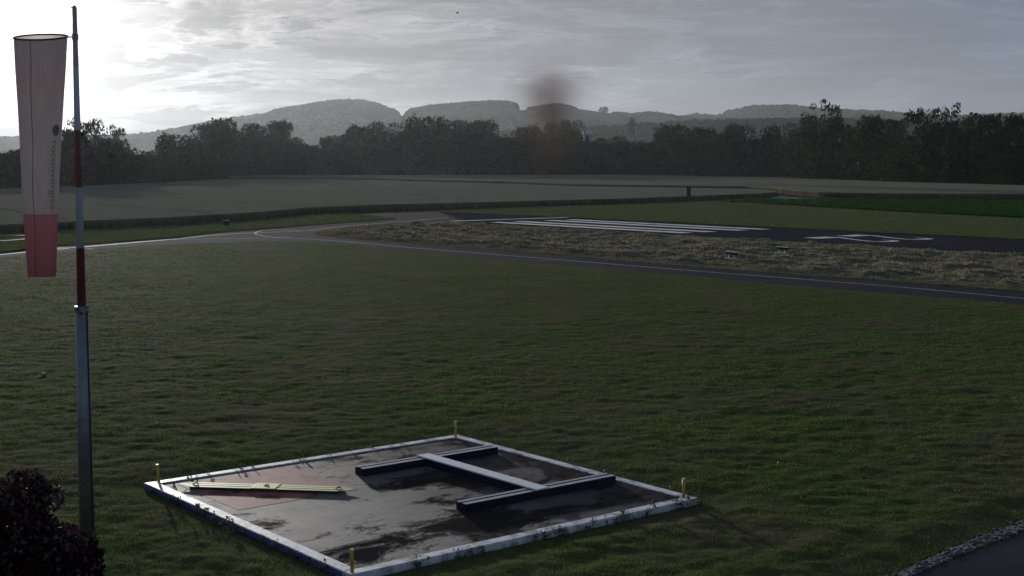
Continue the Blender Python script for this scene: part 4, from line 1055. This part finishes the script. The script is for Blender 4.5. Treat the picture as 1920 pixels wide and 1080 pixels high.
WV, WF, off_ = [], [], 0
def weed(x, y, z, h, n, spread):
    t = rng.uniform(0, 1, n) ** .7; a = rng.uniform(0, 6.28, n); r = spread * rng.uniform(.1, 1, n) * (1 - t * .5)
    add_mass(np.stack([x + r * np.cos(a), y + r * np.sin(a), z + t * h], 1), .035)
for k in range(90):                      # along the outer faces of the kerb
    side = int(rng.integers(4)); u = rng.uniform(0, SQ_S)
    p = {0: SQ(u, -.07), 1: SQ(SQ_S + .07, u), 2: SQ(u, SQ_S + .08), 3: SQ(-.07, u)}[side]
    weed(p[0], p[1], .02, rng.uniform(.08, .24), int(rng.integers(12, 40)), rng.uniform(.04, .13))
for u, h_, n in ((8.0, .34, 160), (7.7, .28, 120), (7.0, .32, 90), (6.2, .22, 70), (5.4, .22, 60), (8.25, .2, 80), (4.2, .2, 50), (2.2, .2, 40), (1.3, .24, 40)):
    p = SQ(u, SQ_S + .05); weed(p[0], p[1], .02, h_, n, .16)
for u in (.6, 1.0, 1.5, 2.3, 2.6, 3.9, 5.2): p = SQ(u, .05); weed(p[0], p[1], .08, .14, 22, .08)
for a_, b_ in ((.45, .5), (.9, .35), (1.25, .75), (.35, 1.3)): p = SQ(a_, b_); weed(p[0], p[1], .11, .08, 12, .09)
for x, y in ((385, 970), (397, 985), (372, 962), (410, 990), (365, 1000), (430, 1005)): g = G(x, y); weed(g[0], g[1], .03, .16, 40, .14)
for k in range(60):
    g = G(rng.uniform(150, 1900), rng.uniform(600, 1075))
    if inside(np.array([g[0]]), np.array([g[1]]), P_pad + [P_pad[0]])[0] or inside(np.array([g[0]]), np.array([g[1]]), P_corner)[0]: continue
    weed(g[0], g[1], .05, .10, 16, .12)
tag(link('weeds', npmesh('weeds', np.concatenate(WV), np.concatenate(WF)), M['weed']), 'weeds growing along the kerb and in the lawn', 'weeds', kind='stuff')

ico = bmesh.new(); bmesh.ops.create_icosphere(ico, subdivisions=2, radius=1.0); iv = np.array([v.co[:] for v in ico.verts]); fi = np.array([[v.index for v in f.verts] for f in ico.faces]); ico.free()
xs = rng.uniform(4, 30, 300000); ys = rng.uniform(14, 46, 300000); ok = inside(xs, ys, P_pebble); xs, ys = xs[ok][:4300], ys[ok][:4300]
VV, FF = [], []
for k, (x, y) in enumerate(zip(xs, ys)):
    s = .014 + .034 * rng.uniform() ** 2; a = rng.uniform(0, 6.28); q = iv * (1 + rng.uniform(-.14, .14, (len(iv), 1))) * np.array([s * rng.uniform(.8, 1.5), s, s * .6])
    VV.append(np.stack([x + q[:, 0] * math.cos(a) - q[:, 1] * math.sin(a), y + q[:, 0] * math.sin(a) + q[:, 1] * math.cos(a), rng.uniform(-.006, .012) + s * .35 + q[:, 2]], 1)); FF.append(fi + k * len(iv))
tag(link('gravel', npmesh('gravel', np.concatenate(VV), np.concatenate(FF)), M['pebble'], smooth=True), 'strip of grey pebbles between lawn and dark road', 'gravel', kind='stuff')
tag(sheet('gravel_bed', P_pebble, .016, surf('gravel_bed_mat', (.06, .06, .065), (.14, .14, .15), 14, .9, 25, .8, .03)), kind='structure')

# ------------------------------------------------------------------ added brown volume above the trees in place of dirt on the lens
def smudge():
    Y = 520.0; c = PY(1031, 178, Y); k = Y / F
    e_bot = PY(1031, 420, Y).z; top = PY(1031, 85, Y).z
    m, nt, out = new_mat('smudge_mat'); L = nt.links.new
    tc = nt.nodes.new('ShaderNodeTexCoord'); sep = nt.nodes.new('ShaderNodeSeparateXYZ'); L(tc.outputs['Object'], sep.inputs[0])
    def gauss(cx, cz, sx, sz, amp):
        a = math_(nt, 'POWER', math_(nt, 'DIVIDE', math_(nt, 'ABSOLUTE', math_(nt, 'SUBTRACT', sep.outputs[0], cx)), sx), 2.0)
        b = math_(nt, 'POWER', math_(nt, 'DIVIDE', math_(nt, 'ABSOLUTE', sep.outputs[1]), 8.0), 2.0)
        d = math_(nt, 'POWER', math_(nt, 'DIVIDE', math_(nt, 'ABSOLUTE', math_(nt, 'SUBTRACT', sep.outputs[2], cz)), sz), 2.0)
        return math_(nt, 'MULTIPLY', math_(nt, 'EXPONENT', math_(nt, 'MULTIPLY', math_(nt, 'ADD', math_(nt, 'ADD', a, b), d), -1.0)), amp)
    z1 = 0.0; zz = PY(1031, 222, Y).z - c.z; z3 = PY(1031, 300, Y).z - c.z
    den = math_(nt, 'ADD', math_(nt, 'ADD', gauss(0, 0, 44 * k, 42 * k, .075), gauss(2 * k, zz, 24 * k, 30 * k, .06)), gauss(2 * k, z3, 26 * k, 70 * k, .017))
    den = math_(nt, 'ADD', den, gauss(-3 * k, 4 * k, 72 * k, 46 * k, .014))
    nz = noise(nt, coords(nt, (1, 1, .7)), .13, 5, .6)
    den = math_(nt, 'MULTIPLY', den, math_(nt, 'MULTIPLY_ADD', nz, 1.0, .5))
    pv = nt.nodes.new('ShaderNodeVolumePrincipled'); pv.inputs['Color'].default_value = (.10, .055, .05, 1); pv.inputs['Anisotropy'].default_value = .2
    L(den, pv.inputs['Density']); L(pv.outputs[0], out.inputs['Volume'])
    bm = bmesh.new(); bmesh.ops.create_uvsphere(bm, u_segments=24, v_segments=16, radius=1)
    for v in bm.verts: v.co = Vector((v.co.x * 110 * k, v.co.y * 20, (e_bot + top) / 2 - c.z + v.co.z * (top - e_bot) / 2))
    o = bmobj('smudge', bm, m); o.location = c; tag(o, 'blurred brown lens dirt smudge added over the middle of the wood', 'smudge', kind='stuff')
smudge()
